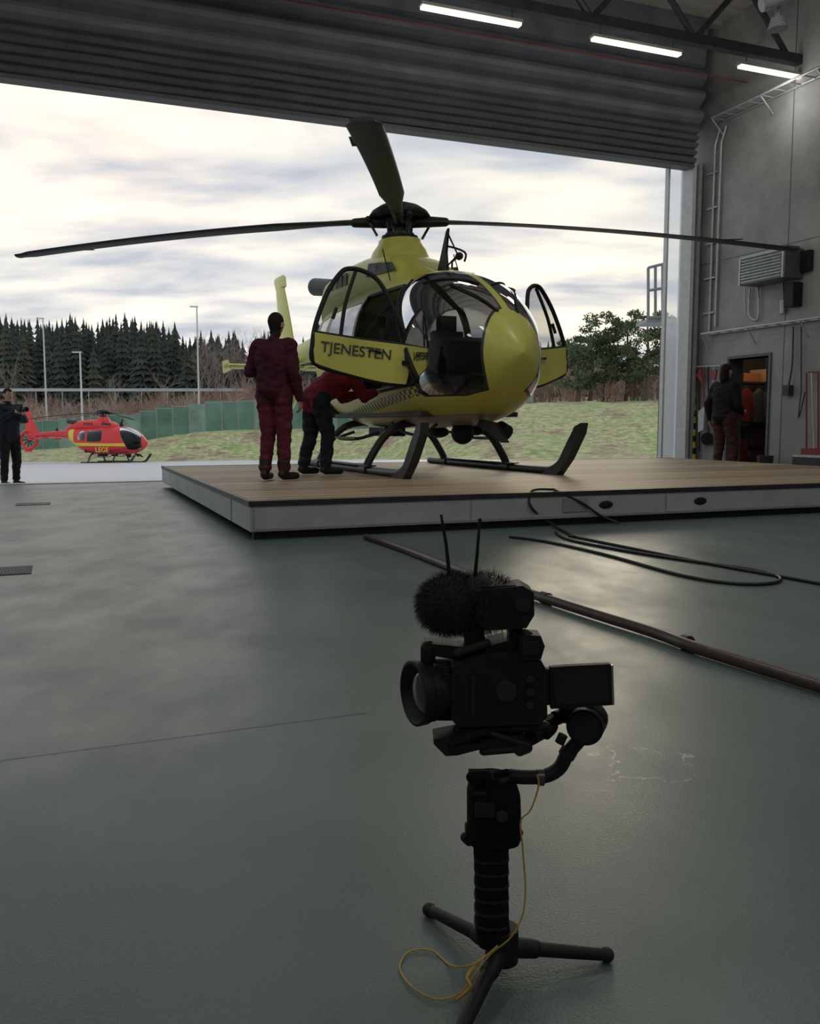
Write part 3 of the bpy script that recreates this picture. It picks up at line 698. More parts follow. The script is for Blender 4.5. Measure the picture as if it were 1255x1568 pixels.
        mb.tube([(.5,.45,2.86),(.5,.45,2.98),(1.0,.48,2.82),(1.0,.48,2.7)],.014,8,0,4)
    mb.obj('fittings',[M_black],E)
    mb=MB()
    mb.box((.6,0,.72),(3.0,1.3,.06),0)
    mb.box((-1.0,0,1.2),(.06,1.4,1.0),0)
    for s in (-1,1):
        mb.box((1.0,s*.36,1.05),(.48,.46,.14),1); mb.box((.78,s*.36,1.45),(.12,.44,.75),1,Matrix.Rotation(-.15,3,'Y')); mb.box((.72,s*.36,1.93),(.1,.26,.2),1)
        mb.box((1.0,s*.36,.85),(.3,.3,.25),0)
        mb.tube([(1.5,s*.36,.75),(1.45,s*.36,1.1),(1.38,s*.36,1.3)],.018,8,0)
        mb.ell((.5,s*.3,2.1),(.3,.08,.06),0)
        mb.box((-.5,s*.4,1.35),(.5,.4,.9),1)
    mb.box((2.15,0,1.40),(.3,1.0,.38),0,Matrix.Rotation(.25,3,'Y')); mb.box((1.75,0,1.0),(.9,.26,.35),0); mb.box((1.99,0,1.5),(.02,.9,.25),2,Matrix.Rotation(.25,3,'Y'))
    mb.box((1.1,0,2.3),(.7,.3,.1),0)
    mb.obj('cabin_interior',[mat('cabin_grey',(.04,.042,.045),.7),mat('seat_fabric',(.05,.047,.044),.9),mat('panel_dark',(.02,.02,.025),.3)],E,bevel=.02)
    if main:
        def door(sgn,ang,nm,ks):
            a=math.radians(ang); d=Vector((-math.cos(a),sgn*math.sin(a),0)); nn_=Vector((math.sin(a),sgn*math.cos(a),0))
            H=Vector((2.02,sgn*.80,0))
            out_=[(0,1.05),(.35,1.08),(.8,1.17),(1.2,1.28),(1.22,1.5),(1.16,1.75),(1.0,2.08),(.82,2.3),(.7,2.36),(.52,2.34),(.33,2.24),(.18,2.0),(.06,1.75),(-.04,1.5),(-.04,1.2)]
            def q(s,z,o=0):
                lean=-.22*max(0,z-1.5)**1.5
                return H+d*(s*ks)+Vector((0,0,z))+nn_*(o+lean)
            mb=MB()
            low=[(0,1.05),(.35,1.08),(.8,1.17),(1.2,1.28),(1.22,1.5),(1.215,1.62),(.6,1.55),(-.0,1.5),(-.04,1.2)]
            mb.prism([q(*p,.025) for p in low],-nn_*.05,0)
            loop=[q(*p) for p in out_]; loop.append(loop[0]); mb.tube(loop,.028,8,1,4)
            mb.tube([q(0,1.5),q(.6,1.55),q(1.21,1.62)],.025,8,1); mb.tube([q(.62,2.33),q(.78,1.95),q(.86,1.58)],.022,8,1,4)
            mb.tube([q(.9,1.9),q(.95,1.78)],.02,8,1)
            up=[(0.0,1.5),(.6,1.55),(1.215,1.62),(1.16,1.75),(1.0,2.08),(.82,2.3),(.7,2.36),(.52,2.34),(.33,2.24),(.18,2.0),(.06,1.75)]
            cen=q(.6,1.9); vv=[cen]+[q(*p) for p in up]; nU=len(up)
            mb.add(vv,[(0,1+i,1+(i+1)%nU) for i in range(nU)],2)
            mb.tube([q(.5,1.42,.03),q(.48,1.43,.05),q(.38,1.42,.05),q(.34,1.41,.03)],.012,6,1)
            mb.tube([q(.2,1.95,-.03),q(.35,1.8,-.06),q(.5,1.62,-.04)],.014,6,1,4)
            mb.box(q(.03,1.3,.0),(.1,.06,.05),1); mb.obj(nm,[paint,M_black,M_glass],E)
            if sgn<0:
                ax=-d*1.0+Vector((0,0,-.10))
                text('door_lettering','TJENESTEN',.165,q(1.13,1.41,.03),ax,(0,0,1),M_navy,E,.004,.001)
        door(-1,82,'cockpit_door_right',.88); door(1,58,'cockpit_door_left',.95)
        mb=MB(); pts=[]; pl=doorpoly+[doorpoly[0]]
        for i in range(len(pl)-1):
            for t in np.linspace(0,1,12,endpoint=False):
                x_=pl[i][0]+(pl[i+1][0]-pl[i][0])*t; z_=pl[i][1]+(pl[i+1][1]-pl[i][1])*t
                pts.append((x_,-surf_y(x_,z_),z_))
        pts.append(pts[0]); mb.tube(pts,.028,8,0)
        mb.obj('door_frame_trim',[M_black],E)
    else:
        for s in (-1,1):
            text('lettering','LEGE',.45,(-.1*s*-1 if s<0 else 1.1,s*.875,.75),(-s,0,0),(0,0,1),mat('yellow_text',(.8,.6,.05),.5),E,.01,.005)
    return E
HEAD=math.atan2(-math.cos(math.radians(24)),math.sin(math.radians(24)))
hub=Vector((-.14,12.4,PH))
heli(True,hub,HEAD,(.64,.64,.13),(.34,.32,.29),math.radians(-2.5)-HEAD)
rx=P(160,700,60); rz=gz(rx.x,rx.y)
heli(False,(rx.x,rx.y,rz),math.radians(-14),(.72,.03,.03),(.75,.6,.05),math.radians(10))
# ------------------------------------------------------------------ people
def person(name,pos,yaw,J,cols,face,H=1.0,vox=.009,hair='hair',parka=1.0,bands=True,hairlong=False,extra=None):
    D=dict(pel=(0,0,.95),wai=(0,0,1.08),che=(0,.01,1.28),upp=(0,0,1.42),nec=(0,-.005,1.50),hea=(0,.02,1.665),
      hR=(.095,0,.92),kR=(.105,.03,.50),aR=(.11,-.02,.09),tR=(.14,.17,.035),hL=(-.095,0,.92),kL=(-.105,.03,.50),aL=(-.11,-.02,.09),tL=(-.14,.17,.035),
      sR=(.185,0,1.425),eR=(.25,-.04,1.14),wR=(.25,.06,.90),sL=(-.185,0,1.425),eL=(-.25,-.04,1.14),wL=(-.25,.06,.90),fR=(0,.1,-1),fL=(0,.1,-1))
    D.update(J); D={k:Vector(v) for k,v in D.items()}
    mb=MB(); segs=[]
    def cap(a,b,ra,rb,lab,bias=0):
        mb.capsule(a,b,ra,rb); segs.append((Vector(a),Vector(b),ra,rb,lab,bias))
    p=parka
    right=(D['sR']-D['sL']).normalized(); sp_=[D['pel']-(D['wai']-D['pel'])*.6,D['pel'],D['wai'],D['che'],D['upp'],D['upp']*.45+D['nec']*.55]
    hw=[.12*p,.175*p,.165*p,.19*p,.175*p,.08]; hd=[.09*p,.13*p,.12*p,.14*p,.11*p,.07]
    R=[]
    for i,c_ in enumerate(sp_):
        d=(sp_[min(i+1,5)]-sp_[max(i-1,0)]).normalized(); r_=(right-d*right.dot(d)).normalized(); f_=d.cross(r_)*-1
        R.append([c_+r_*(hw[i]*math.copysign(abs(math.cos(t))**.85,math.cos(t)))+f_*(hd[i]*math.sin(t)) for t in np.linspace(0,2*math.pi,24,endpoint=False)])
    mb.rings(R)
    for i in range(1,5): segs.append((sp_[i],sp_[i+1],hd[i],hd[i+1],'jacket',.02))
    segs.append((sp_[0],sp_[1],.06,.1,'jacket' if p>1.05 else 'pants',0))
    cap(D['sL'],D['sR'],.07*p,.07*p,'jacket')
    cap(D['nec']-(D['nec']-D['upp'])*.3,D['hea']-(D['hea']-D['nec'])*.3,.058,.054,'neck')
    for s in 'RL':
        cap(D['h'+s],D['k'+s],.10*p,.072*p,'pants'); cap(D['k'+s],D['a'+s]+Vector((0,0,.05)),.072*p,.058*p,'pants')
        an=D['a'+s]
        if bands:
            kk=(D['k'+s]-an).normalized(); bp_=an+kk*.24; segs.append((bp_,bp_+kk*.03,.03,.03,'band',.045))
        cap(an+Vector((0,0,.10)),an,.060,.052,'boot',.008); cap(an+Vector((0,0,-.035)),D['t'+s]+Vector((0,0,.012)),.046,.04,'boot',.012)
        cap(an+(an-D['t'+s])*.2+Vector((0,0,-.03)),an+Vector((0,0,-.03)),.042,.045,'boot',.012)
        cap(D['s'+s],D['e'+s],.068*p,.055*p,'jacket'); cap(D['e'+s],D['w'+s],.055*p,.042*p,'jacket')
        wv=D['w'+s]; fd=D['f'+s].normalized(); side=(1 if s=='R' else -1)
        thumbdir=Vector((0,1,0)); thumbdir=(thumbdir-fd*thumbdir.dot(fd))
        if thumbdir.length<.2: thumbdir=Vector((-side,0,0))-fd*(-side*fd.x)
        thumbdir.normalize(); nrm=fd.cross(thumbdir)*side
        if nrm.x*side>0 : nrm=-nrm
        lab='hand'
        cap(wv,wv+fd*.03,.032,.032,lab)
        for k,o_ in enumerate((-.03,-.01,.01,.03)):
            b0=wv+fd*.02+thumbdir*o_*.8; b1=wv+fd*.095+thumbdir*o_*1.05
            cap(b0,b1,.014,.012,lab)
            ln=(.055,.068,.075,.066)[k]
            b2=b1+(fd*.9+nrm*.35).normalized()*ln*.6; b3=b2+(fd*.6+nrm*.8).normalized()*ln*.5
            cap(b1,b2,.0105,.0095,lab); cap(b2,b3,.0095,.0085,lab)
        t0=wv+fd*.03+thumbdir*.03; t1=t0+(fd*.6+thumbdir*.7+nrm*.2).normalized()*.045; t2=t1+(fd*.9+nrm*.35).normalized()*.03
        cap(t0,t1,.014,.012,lab); cap(t1,t2,.011,.01,lab)
    hc=D['hea']; fv=Vector(face).normalized(); rt=fv.cross(Vector((0,0,1))).normalized(); upv=rt.cross(fv)
    RH=Matrix((rt,fv,upv)).transposed()
    def hl(x_,y_,z_): return hc+RH@Vector((x_,y_,z_))
    mb.ell(hc,(.074,.094,.112),0,RH); segs.append((hl(0,.03,-.03),hl(0,.02,.03),.07,.07,'skin',0))
    cap(hl(0,.03,-.07),hl(0,.055,-.085),.048,.034,'skin'); cap(hl(0,.092,.0),hl(0,.105,-.025),.009,.014,'skin')
    for s in(-1,1): mb.ell(hl(s*.078,-.005,-.01),(.012,.02,.032),0,RH); segs.append((hl(s*.08,-.005,-.02),hl(s*.08,-.005,.0),.015,.015,'skin',.01))
    mb.ell(hl(0,-.018,.028),(.083,.094,.098),0,RH); segs.append((hl(0,-.05,-.03),hl(0,-.03,.05),.08,.085,hair,.01)); segs.append((hl(0,.01,.075),hl(0,.04,.075),.05,.045,hair,.0))
    if hairlong: cap(hl(0,-.06,-.02),hl(0,-.07,-.14),.06,.05,hair)
    o=mb.obj(name+'_tmp',[M_black])
    rm=o.modifiers.new('r','REMESH'); rm.mode='VOXEL'; rm.voxel_size=vox
    sm=o.modifiers.new('s','SMOOTH'); sm.iterations=3; sm.factor=.5
    bpy.context.view_layer.update(); dg=bpy.context.evaluated_depsgraph_get()
    me=bpy.data.meshes.new_from_object(o.evaluated_get(dg)); bpy.data.objects.remove(o)
    nv=len(me.vertices); co=np.zeros(nv*3); me.vertices.foreach_get('co',co); co=co.reshape(-1,3)
    best=np.full(nv,1e9); lab=np.zeros(nv,int); labs=list(cols.keys())
    for a,b,ra,rb,l,bias in segs:
        a=np.array(a);b=np.array(b);d=b-a;t=np.clip(((co-a)@d)/max(d@d,1e-9),0,1)
        ds=np.linalg.norm(co-(a+t[:,None]*d),axis=1)-(ra+(rb-ra)*t)-bias
        k=ds<best; best[k]=ds[k]; lab[k]=labs.index(l)
    cl=np.isin(lab,[labs.index('jacket'),labs.index('pants')])
    nr=np.zeros(nv*3); me.vertices.foreach_get('normal',nr); nr=nr.reshape(-1,3)
    for i in np.nonzero(cl)[0]:
        c_=co[i]; h=noise.noise(Vector((c_[0]*9,c_[1]*9,c_[2]*16)))*.014+noise.noise(Vector((c_[0]*22,c_[1]*22,c_[2]*30+4)))*.006
        co[i]+=nr[i]*h
    me.vertices.foreach_set('co',co.ravel()); me.materials.clear()
    for l in labs: me.materials.append(cols[l])
    vi=np.zeros(len(me.loops),int); me.loops.foreach_get('vertex_index',vi)
    ls=np.zeros(len(me.polygons),int); me.polygons.foreach_get('loop_start',ls)
    me.polygons.foreach_set('material_index',lab[vi[ls]].astype(np.int32)); me.polygons.foreach_set('use_smooth',[True]*len(me.polygons)); me.update()
    E=empty(name,pos,yaw,H)
    bo=bpy.data.objects.new('body',me); bo.parent=E; bpy.context.scene.collection.objects.link(bo)
    mb=MB()
    for s in(-1,1): mb.ell(hl(s*.03,.083,.005),(.013,.008,.008),0,RH,10,6); mb.ell(hl(s*.03,.09,.005),(.005,.004,.005),1,RH,8,6); mb.tube([hl(s*.015,.092,.026),hl(s*.032,.092,.03),hl(s*.048,.083,.025)],.004,6,1)
    mb.tube([hl(-.022,.088,-.05),hl(0,.097,-.052),hl(.022,.088,-.05)],.005,6,2)
    mb.obj('face_features',[M_white,M_black,mat('lips',(.4,.15,.12),.6)],E)
    if extra: extra(E,D)
    return E
M_skin=mat('skin',(.5,.3,.22),.55,var=.08,scale=20)
M_hair=mat('dark_hair',(.02,.016,.014),.8,var=.3,scale=40,spec=.2)
M_jred=mat('maroon_jacket',(.068,.017,.028),.85,var=.25,scale=9,bump=.3,bscale=40,spec=.2)
M_jred2=mat('red_jacket',(.19,.02,.04),.8,var=.2,scale=9,bump=.3,bscale=40,spec=.2)
M_pred=mat('red_trousers',(.12,.025,.036),.85,var=.25,scale=9,bump=.3,bscale=40,spec=.2)
M_boot=mat('black_boot',(.012,.012,.012),.5)
M_refl=mat('reflective_band',(.16,.13,.13),.5)
M_navyc=mat('navy_cloth',(.02,.024,.036),.8,var=.3,scale=9,bump=.3,bscale=40,spec=.2)
M_blk=mat('black_cloth',(.012,.012,.014),.75,var=.3,scale=9,bump=.3,bscale=40,spec=.2)
def cols(j,p,hand=M_skin,neck=M_skin,band=M_refl,boot=M_boot,hair=M_hair): return dict(jacket=j,pants=p,hand=hand,neck=neck,skin=M_skin,hair=hair,boot=boot,band=band)
p=G(422,736,PH)
person('crew_member',(p.x,p.y,PH),math.radians(-18),dict(eL=(-.30,.02,1.16),wL=(-.16,.24,1.14),fL=(.9,.3,.1),eR=(.26,-.05,1.13),wR=(.27,.06,.88),
   kR=(.09,.03,.5),kL=(-.09,.02,.5),aR=(.10,-.0,.09),aL=(-.10,-.05,.09),tR=(.16,.17,.035),tL=(-.13,.13,.035),hea=(.01,.05,1.655)),
   cols(M_jred,M_pred,neck=M_jred),(.15,1,-.25),H=1.0,vox=.008,parka=1.15)
p=G(497,727,PH)
person('crew_member',(p.x,p.y,PH),math.radians(-52),dict(pel=(0,-.12,.90),wai=(0,-.02,1.0),che=(0,.16,1.10),upp=(0,.29,1.16),nec=(0,.37,1.19),hea=(0,.51,1.24),
   hR=(.095,-.12,.87),hL=(-.095,-.12,.87),kR=(.11,-.02,.48),kL=(-.11,-.12,.48),aR=(.12,-.06,.09),aL=(-.12,-.22,.09),tR=(.14,.13,.035),tL=(-.14,-.03,.035),
   sR=(.185,.28,1.16),sL=(-.185,.28,1.16),eR=(.24,.42,.92),wR=(.16,.62,.98),eL=(-.24,.42,.92),wL=(-.16,.62,.98),fR=(-.1,1,.1),fL=(.1,1,.1)),
   cols(M_jred2,M_navyc,neck=M_jred2,band=M_navyc),(0,1,-.35),H=1.0,vox=.009,parka=1.2)
def vidcam(E,D):
    mb=MB(); c=(D['wR']+D['wL'])/2+Vector((.0,.1,.06))
    mb.box(c,(.12,.12,.09),0); mb.cyl(c+Vector((0,.05,0)),c+Vector((0,.19,0)),.04,.045,18,0); mb.cyl(c+Vector((0,.186,0)),c+Vector((0,.192,0)),.036,.036,18,1)
    mb.box(c+Vector((0,0,.07)),(.03,.09,.05),0); mb.box(c+Vector((-.1,-.03,0)),(.08,.01,.06),0); mb.cyl(c+Vector((0,0,-.05)),c+Vector((0,0,-.25)),.018,n=12,m=0)
    mb.obj('video_camera',[M_black,M_glass],E,bevel=.004)
lp=P(18,743,16.0); lz=gz(lp.x,lp.y)
person('photographer',(lp.x,lp.y,lz),math.radians(-125),dict(eR=(.24,.12,1.2),wR=(.07,.3,1.36),fR=(-.6,.7,.3),eL=(-.24,.12,1.2),wL=(-.07,.3,1.32),fL=(.6,.7,.3),kR=(.12,.02,.5),aR=(.14,0,.09)),
   cols(M_navyc,M_blk,band=M_blk),(0,1,-.1),H=.99,vox=.010,bands=False,extra=vidcam,parka=1.12)
rpz=W(UW-.98,RW(1106,700,UW-.98)[0],0)
person('technician',tuple(rpz),math.radians(-60),dict(eR=(.27,-.02,1.15),wR=(.2,.16,1.02),fR=(-.3,.9,-.2),eL=(-.28,-.06,1.15),wL=(-.3,.02,.92),aR=(.12,.1,.09),tR=(.14,.28,.035),kR=(.11,.1,.5)),
   cols(M_blk,mat('black_red_trousers',(.05,.014,.014),.7),band=M_red,boot=M_red,hair=M_hair,neck=M_blk),(0.05,1,-.1),H=1.08,vox=.010,hairlong=True,parka=1.2)
# ------------------------------------------------------------------ gimbal camera rig
Y0=1.36
def q(x,y,dy=0.0): return P(x,y,Y0+dy)
px=1.40/F
g=empty('camera_gimbal_rig',(0,0,0))
mb=MB()
def rp_(pts,dy,th,m=0): mb.prism([q(x,y,dy) for x,y in pts],Vector((0,th,0)),m)
hubp=q(768,1438)
mb.cyl(hubp+Vector((0,0,-.035)),hubp+Vector((0,0,.02)),.027,.027,20,0)
for (x,y,s) in ((657,1393,.012),(928,1462,.012),(700,1590,.013)):
    t=G(x,y,.012); a=hubp+Vector((0,0,-.012)); d=(t-a)
    mb.capsule(a,t,.013,s*.8,0); mb.capsule(a+d*.05,a+d*.3,.017,.015,0); mb.ell(t,(.013,.013,.012),1)
def oct_(c,w,dd,n=16,p=3.2):
    return [c+Vector((w*math.copysign(abs(math.cos(t))**(2/p),math.cos(t)),dd*math.copysign(abs(math.sin(t))**(2/p),math.sin(t)),0)) for t in np.linspace(0,2*math.pi,n,endpoint=False)]
sec=[(755,1443,24),(754,1425,27),(753,1400,26),(752,1340,26),(751,1300,27),(752,1288,29),(755,1284,40),(756,1270,42),(755,1215,41),(754,1203,38),(754,1196,32)]
mb.rings([oct_(q(x,y),w_*px,w_*px*.9,20) for x,y,w_ in sec],4)
for y in (1310,1330,1350,1370,1390,1410): 
    c=q(752,y); mb.rings([oct_(c+Vector((0,0,k)),27.3*px,.0265,20) for k in (-.002,.002)],1)
mb.cyl(q(712,1272,-.0),q(722,1272,0),.013,n=16,m=1); mb.cyl(q(786,1275),q(797,1275),.012,n=16,m=1); mb.capsule(q(712,1282),q(718,1288),.008,.008,1)
mb.capsule(q(794,1275),q(780,1292),.007,.006,1)
mb.box(q(742,1240,-.042),(.03,.006,.022),1); mb.cyl(q(768,1250,-.045),q(768,1250,-.035),.009,n=14,m=1); mb.box(q(735,1215,-.04),(.02,.006,.004),1)
mb.cyl(q(752,1202),q(752,1188),.034,.032,28,4)
mb.box(q(740,1190,-.012),(.045,.045,.010),4)
mb.capsule(q(722,1190,-.03),q(745,1188,-.035),.009,.008,4); mb.capsule(q(760,1187,-.035),q(776,1183,-.035),.006,.006,4)
mb.tube([q(780,1188),q(805,1190),q(835,1188),(q(856,1176)),q(868,1155),q(885,1135),q(900,1118)],.0115,14,0,6)
mb.cyl(q(822,1190),q(832,1190),.0135,n=16,m=3); mb.cyl(q(866,1158),q(872,1148),.0135,n=16,m=1)
dm=Vector((.35,.9,.0)).normalized(); c=q(898,1108,.0)
mb.cyl(c-dm*.02,c+dm*.03,.029,.029,30,0); mb.cyl(c-dm*.024,c-dm*.02,.024,.024,30,1)
mb.tube([q(895,1110,.02),q(880,1100,.03),q(862,1096,.03),q(850,1100,.02)],.012,12,0,5)
mb.capsule(q(880,1092,.03),q(868,1085,.02),.016,.014,0); mb.capsule(q(905,1088),q(915,1098),.014,.016,0)
mb.tube([q(862,1125,0),q(856,1138,0)],.008,8,1)
rp_([(663,1133),(745,1117),(752,1123),(682,1141)],-.05,.05)
rp_([(682,1146),(740,1139),(750,1144),(700,1157),(684,1158)],-.05,.05)
rp_([(663,1133),(682,1141),(690,1157),(682,1158),(664,1140)],-.05,.05,1)
rp_([(705,1114),(815,1106),(828,1112),(800,1122),(712,1124)],-.02,.05)
rp_([(735,1134),(790,1128),(812,1136),(800,1148),(760,1153),(738,1150)],-.045,.05)
mb.capsule(q(700,1118,-.03),q(835,1112,-.03),.008,.008,0); mb.capsule(q(745,1122,-.04),q(806,1142,-.04),.006,.008,0)
mb.cyl(q(812,1130,-.02),q(830,1120,.02),.012,n=16,m=1); mb.capsule(q(740,1150,-.04),q(800,1146,-.04),.007,.006,1); mb.cyl(q(795,1148,-.05),q(806,1144,-.02),.010,n=14,m=0)
mb.tube([q(840,1098,.02),q(846,1112,.02),q(835,1125,.0)],.009,10,0,4)
mb.obj('stabiliser',[M_black,M_rubber,mat('gimbal_mark',(.3,.3,.3),.5),mat('gimbal_metal',(.12,.12,.12),.35,.7),mat('matte_black',(.012,.012,.013),.85,spec=.1)],g,bevel=.0015)
mb=MB()
rp_([(692,1022),(720,1008),(760,1000),(800,1000),(828,1012),(836,1025),(838,1098),(826,1110),(700,1114),(690,1100)],-.045,.085)
rp_([(735,1012),(745,990),(775,982),(812,985),(818,1010)],-.03,.06)
rp_([(796,980),(804,972),(828,974),(834,990),(828,1010),(796,1012)],-.05,.04)
rp_([(800,985),(825,982),(826,1002),(800,1004)],-.053,.004,1)
for yy in (1040,1060,1080): mb.cyl(q(812,yy,-.052),q(812,yy,-.044),.006,n=12,m=1)
mb.cyl(q(775,1058,-.05),q(775,1058,-.044),.016,n=20,m=1); mb.cyl(q(740,1015,0),q(740,1003,0),.013,n=18,m=1)
mb.box(q(724,1065,-.048),(.006,.006,.06),1)
ax=Vector((-math.cos(.42),-math.sin(.42),.0)); c0=q(632,1062,-.02)
def lc(t,r): return [c0-ax*t+ Vector((ax.y,-ax.x,0)).normalized()*(r*math.cos(a))+Vector((0,0,1))*(r*math.sin(a)) for a in np.linspace(0,2*math.pi,40,endpoint=False)]
prof_=[(.110,.036),(.098,.038),(.097,.043),(.07,.043),(.069,.0455),(.03,.0455),(.029,.047),(.018,.047),(.016,.050),(.0,.051),(-.001,.046),(.004,.043),(.012,.038),(.016,.036)]
mb.rings([lc(t,r) for t,r in prof_],0,True,True)
for i in range(40):
    a=i*2*math.pi/40; rr=.0465; pt=c0-ax*.05+Vector((ax.y,-ax.x,0)).normalized()*(rr*math.cos(a))+Vector((0,0,rr*math.sin(a))); mb.box(pt,(.028,.003,.003),1)
Rl=[]
for k in range(7):
    r=.035*math.cos(k/6*math.pi/2); Rl.append(lc(.015-.010*math.sin(k/6*math.pi/2),max(r,.0005)))
mb.rings(Rl,2)
mb.rings([lc(.010,.0445),lc(.010,.041)],3,True,False)
rp_([(650,985),(700,990),(740,990),(742,1003),(690,1010),(652,1002)],-.02,.04)
mb.capsule(q(655,992,-.01),q(655,1008,-.01),.012,.012,0)
rp_([(726,905),(800,897),(817,907),(818,942),(806,962),(745,966),(730,955)],-.035,.06)
rp_([(735,898),(790,896),(792,903),(735,906)],-.03,.04,1); mb.cyl(q(800,925,-.04),q(800,925,-.03),.012,n=16,m=1)
rp_([(778,940),(800,930),(800,990),(780,990)],-.02,.035); rp_([(708,960),(738,955),(748,1005),(715,1008)],-.02,.035)
mb.capsule(q(700,1000,-.03),q(745,985,-.03),.007,.007,1); mb.tube([q(800,968,-.04),q(812,975,-.04),q(820,995,-.04)],.006,8,1,4)
rp_([(842,1022),(870,1020),(935,1017),(937,1080),(890,1083),(843,1086)],-.045,.012); rp_([(832,1025),(846,1025),(846,1080),(832,1080)],-.04,.014)
rp_([(848,1027),(930,1023),(932,1075),(849,1080)],-.0458,.001,1)
mb.tube([q(935,1018,-.038),q(937,1079,-.038)],.0035,6,3)
mb.tube([q(688,885,.01),q(683,835,.01),q(675,788,.01)],[.0035,.0022],8,0); mb.tube([q(726,890,.0),q(730,850,0),q(734,800,0)],[.0035,.0022],8,0)
mb.cyl(q(735,800),q(734,794),.003,n=8,m=0)
M_lens=mat('lens_glass',(.02,.025,.03),.04,coat=1.0)
mb.obj('mirrorless_camera',[M_black,M_rubber,M_lens,mat('lens_ring',(.4,.4,.38),.3,.8)],g,bevel=.0012)
mb=MB(); random.seed(5)
cat=q(692,925,.0); mb.ell(cat,(.052,.04,.045),0,None,24,14)
mb.capsule(cat+Vector((.04,0,.012)),cat+Vector((.062,0,-.01)),.034,.03,0)
for i in range(10000):
    d=Vector((random.gauss(0,1),random.gauss(0,1),random.gauss(0,1))).normalized()
    cc=cat if random.random()<.75 else cat+Vector((.05,0,.003))
    b=cc+Vector((d.x*.05,d.y*.038,d.z*.043)); L_=random.uniform(.008,.020); d2=(d+Vector((random.gauss(0,.5),random.gauss(0,.5),random.gauss(0,.5)-.2))).normalized()
    s_=d2.cross(Vector((random.random(),random.random(),random.random()))).normalized()*.0004
    m1_=b+d2*L_*.55; tp=m1_+(d2+Vector((0,0,-.5))).normalized()*L_*.45
    mb.add([b-s_,b+s_,m1_+s_*.7,m1_-s_*.7,tp],[(0,1,2,3),(3,2,4)],0)
mb.obj('furry_windscreen',[mat('dead_cat_fur',(.035,.032,.03),.9)],g)
mb=MB()
mb.tube([q(822,1186,-.02),q(824,1205,-.03),q(812,1240,-.035),q(797,1258,-.035),q(800,1300,-.035),q(804,1360,-.035),q(800,1400,-.04),q(782,1435,-.045),q(750,1462,-.04),q(725,1495,-.06),G(705,1520,.006),G(670,1530,.004),G(632,1512,.004),G(612,1483,.004),G(625,1458,.004),G(660,1455,.004),G(690,1478,.006),q(720,1478,-.07),q(742,1465,-.05),q(762,1448,-.04)],.0014,6,0,8)
mb.tube([q(735,1470,-.06),q(715,1495,-.08),q(720,1512,-.09),G(700,1530,.006)],.003,6,0,5)
mb.obj('cord',[mat('orange_cord',(.55,.36,.08),.7)],g)
# ------------------------------------------------------------------ hoses and cables on the floor
mb=MB()
mb.tube([G(560,822,.02),G(620,842,.022),G(700,872,.025),G(800,905,.028),G(900,937,.028),G(1000,968,.028),G(1060,990,.028),G(1150,1018,.028),G(1270,1055,.028),G(1400,1100,.028)],.024,12,0,8)
for x,y in ((1046,982),(830,914)): 
    c=G(x,y,.028); c2=G(x+9,y+3,.028); mb.cyl(c,c2,.03,n=14,m=1)
mb.obj('air_hose',[mat('hose_rubber',(.06,.042,.034),.32,var=.3,scale=20),M_dark])
mb=MB()
mb.tube([G(780,822,.01),G(840,830,.01),G(930,850,.01),G(1040,880,.01),G(1120,893,.01),G(1180,893,.01),G(1193,884,.01),G(1150,872,.01),G(1050,858,.01),G(950,842,.01),G(870,826,.01),G(850,815,.01)],.010,8,0,8)
mb.tube([G(870,820,.01),G(960,838,.01),G(1080,862,.01),G(1180,880,.01),G(1290,900,.01)],.010,8,0,8)
pt=lambda x,y,o=0.0: W(VW(x,y,pv0-.03)[0],pv0-.03,max(.012,VW(x,y,pv0-.03)[1]))
mb.tube([G(945,800,.012)+Vector((0,-.05,0)),pt(920,790),pt(890,770),W(UV(G(870,757,PH))[0],pv0+.05,PH+.02),W(UV(G(830,750,PH))[0],pv0+.2,PH+.015),W(UV(G(800,753,PH))[0],pv0+.06,PH+.02),pt(812,775),pt(840,800),G(880,822,.012)],.011,8,0,8)
mb.obj('power_cable',[mat('cable_black',(.015,.015,.015),.45)])
mb=MB()
for (xa,ya,xb,yb) in ((0,866,50,882),(28,769,78,775)):
    c=G((xa+xb)/2-2,(ya+yb)/2); u,v=UV(c); wd=(G(xb,yb)-G(xa,yb)).length/2
    mb.ubox(u-wd,u+wd,v-.16,v+.16,.0,.004,0)
    k=9
    for i in range(k): mb.ubox(u-wd+.02+i*(2*wd-.04)/k,u-wd+.02+(i+.22)*(2*wd-.04)/k,v-.14,v+.14,.004,.007,1)
mb.obj('floor_drain',[M_black,M_dgrey])
mb=MB(); 
for a,b in (((0,1165),(560,1092)),((0,780),(30,777))):
    A=G(*a);B=G(*b);s_=(B-A).cross(Vector((0,0,1))).normalized()*.0012; z_=Vector((0,0,.001)); mb.add([A-s_+z_,A+s_+z_,B+s_+z_,B-s_+z_],[(0,1,2,3)],0)
mb.obj('floor_joint',[mat('joint_filler',(.07,.085,.08),.6)])
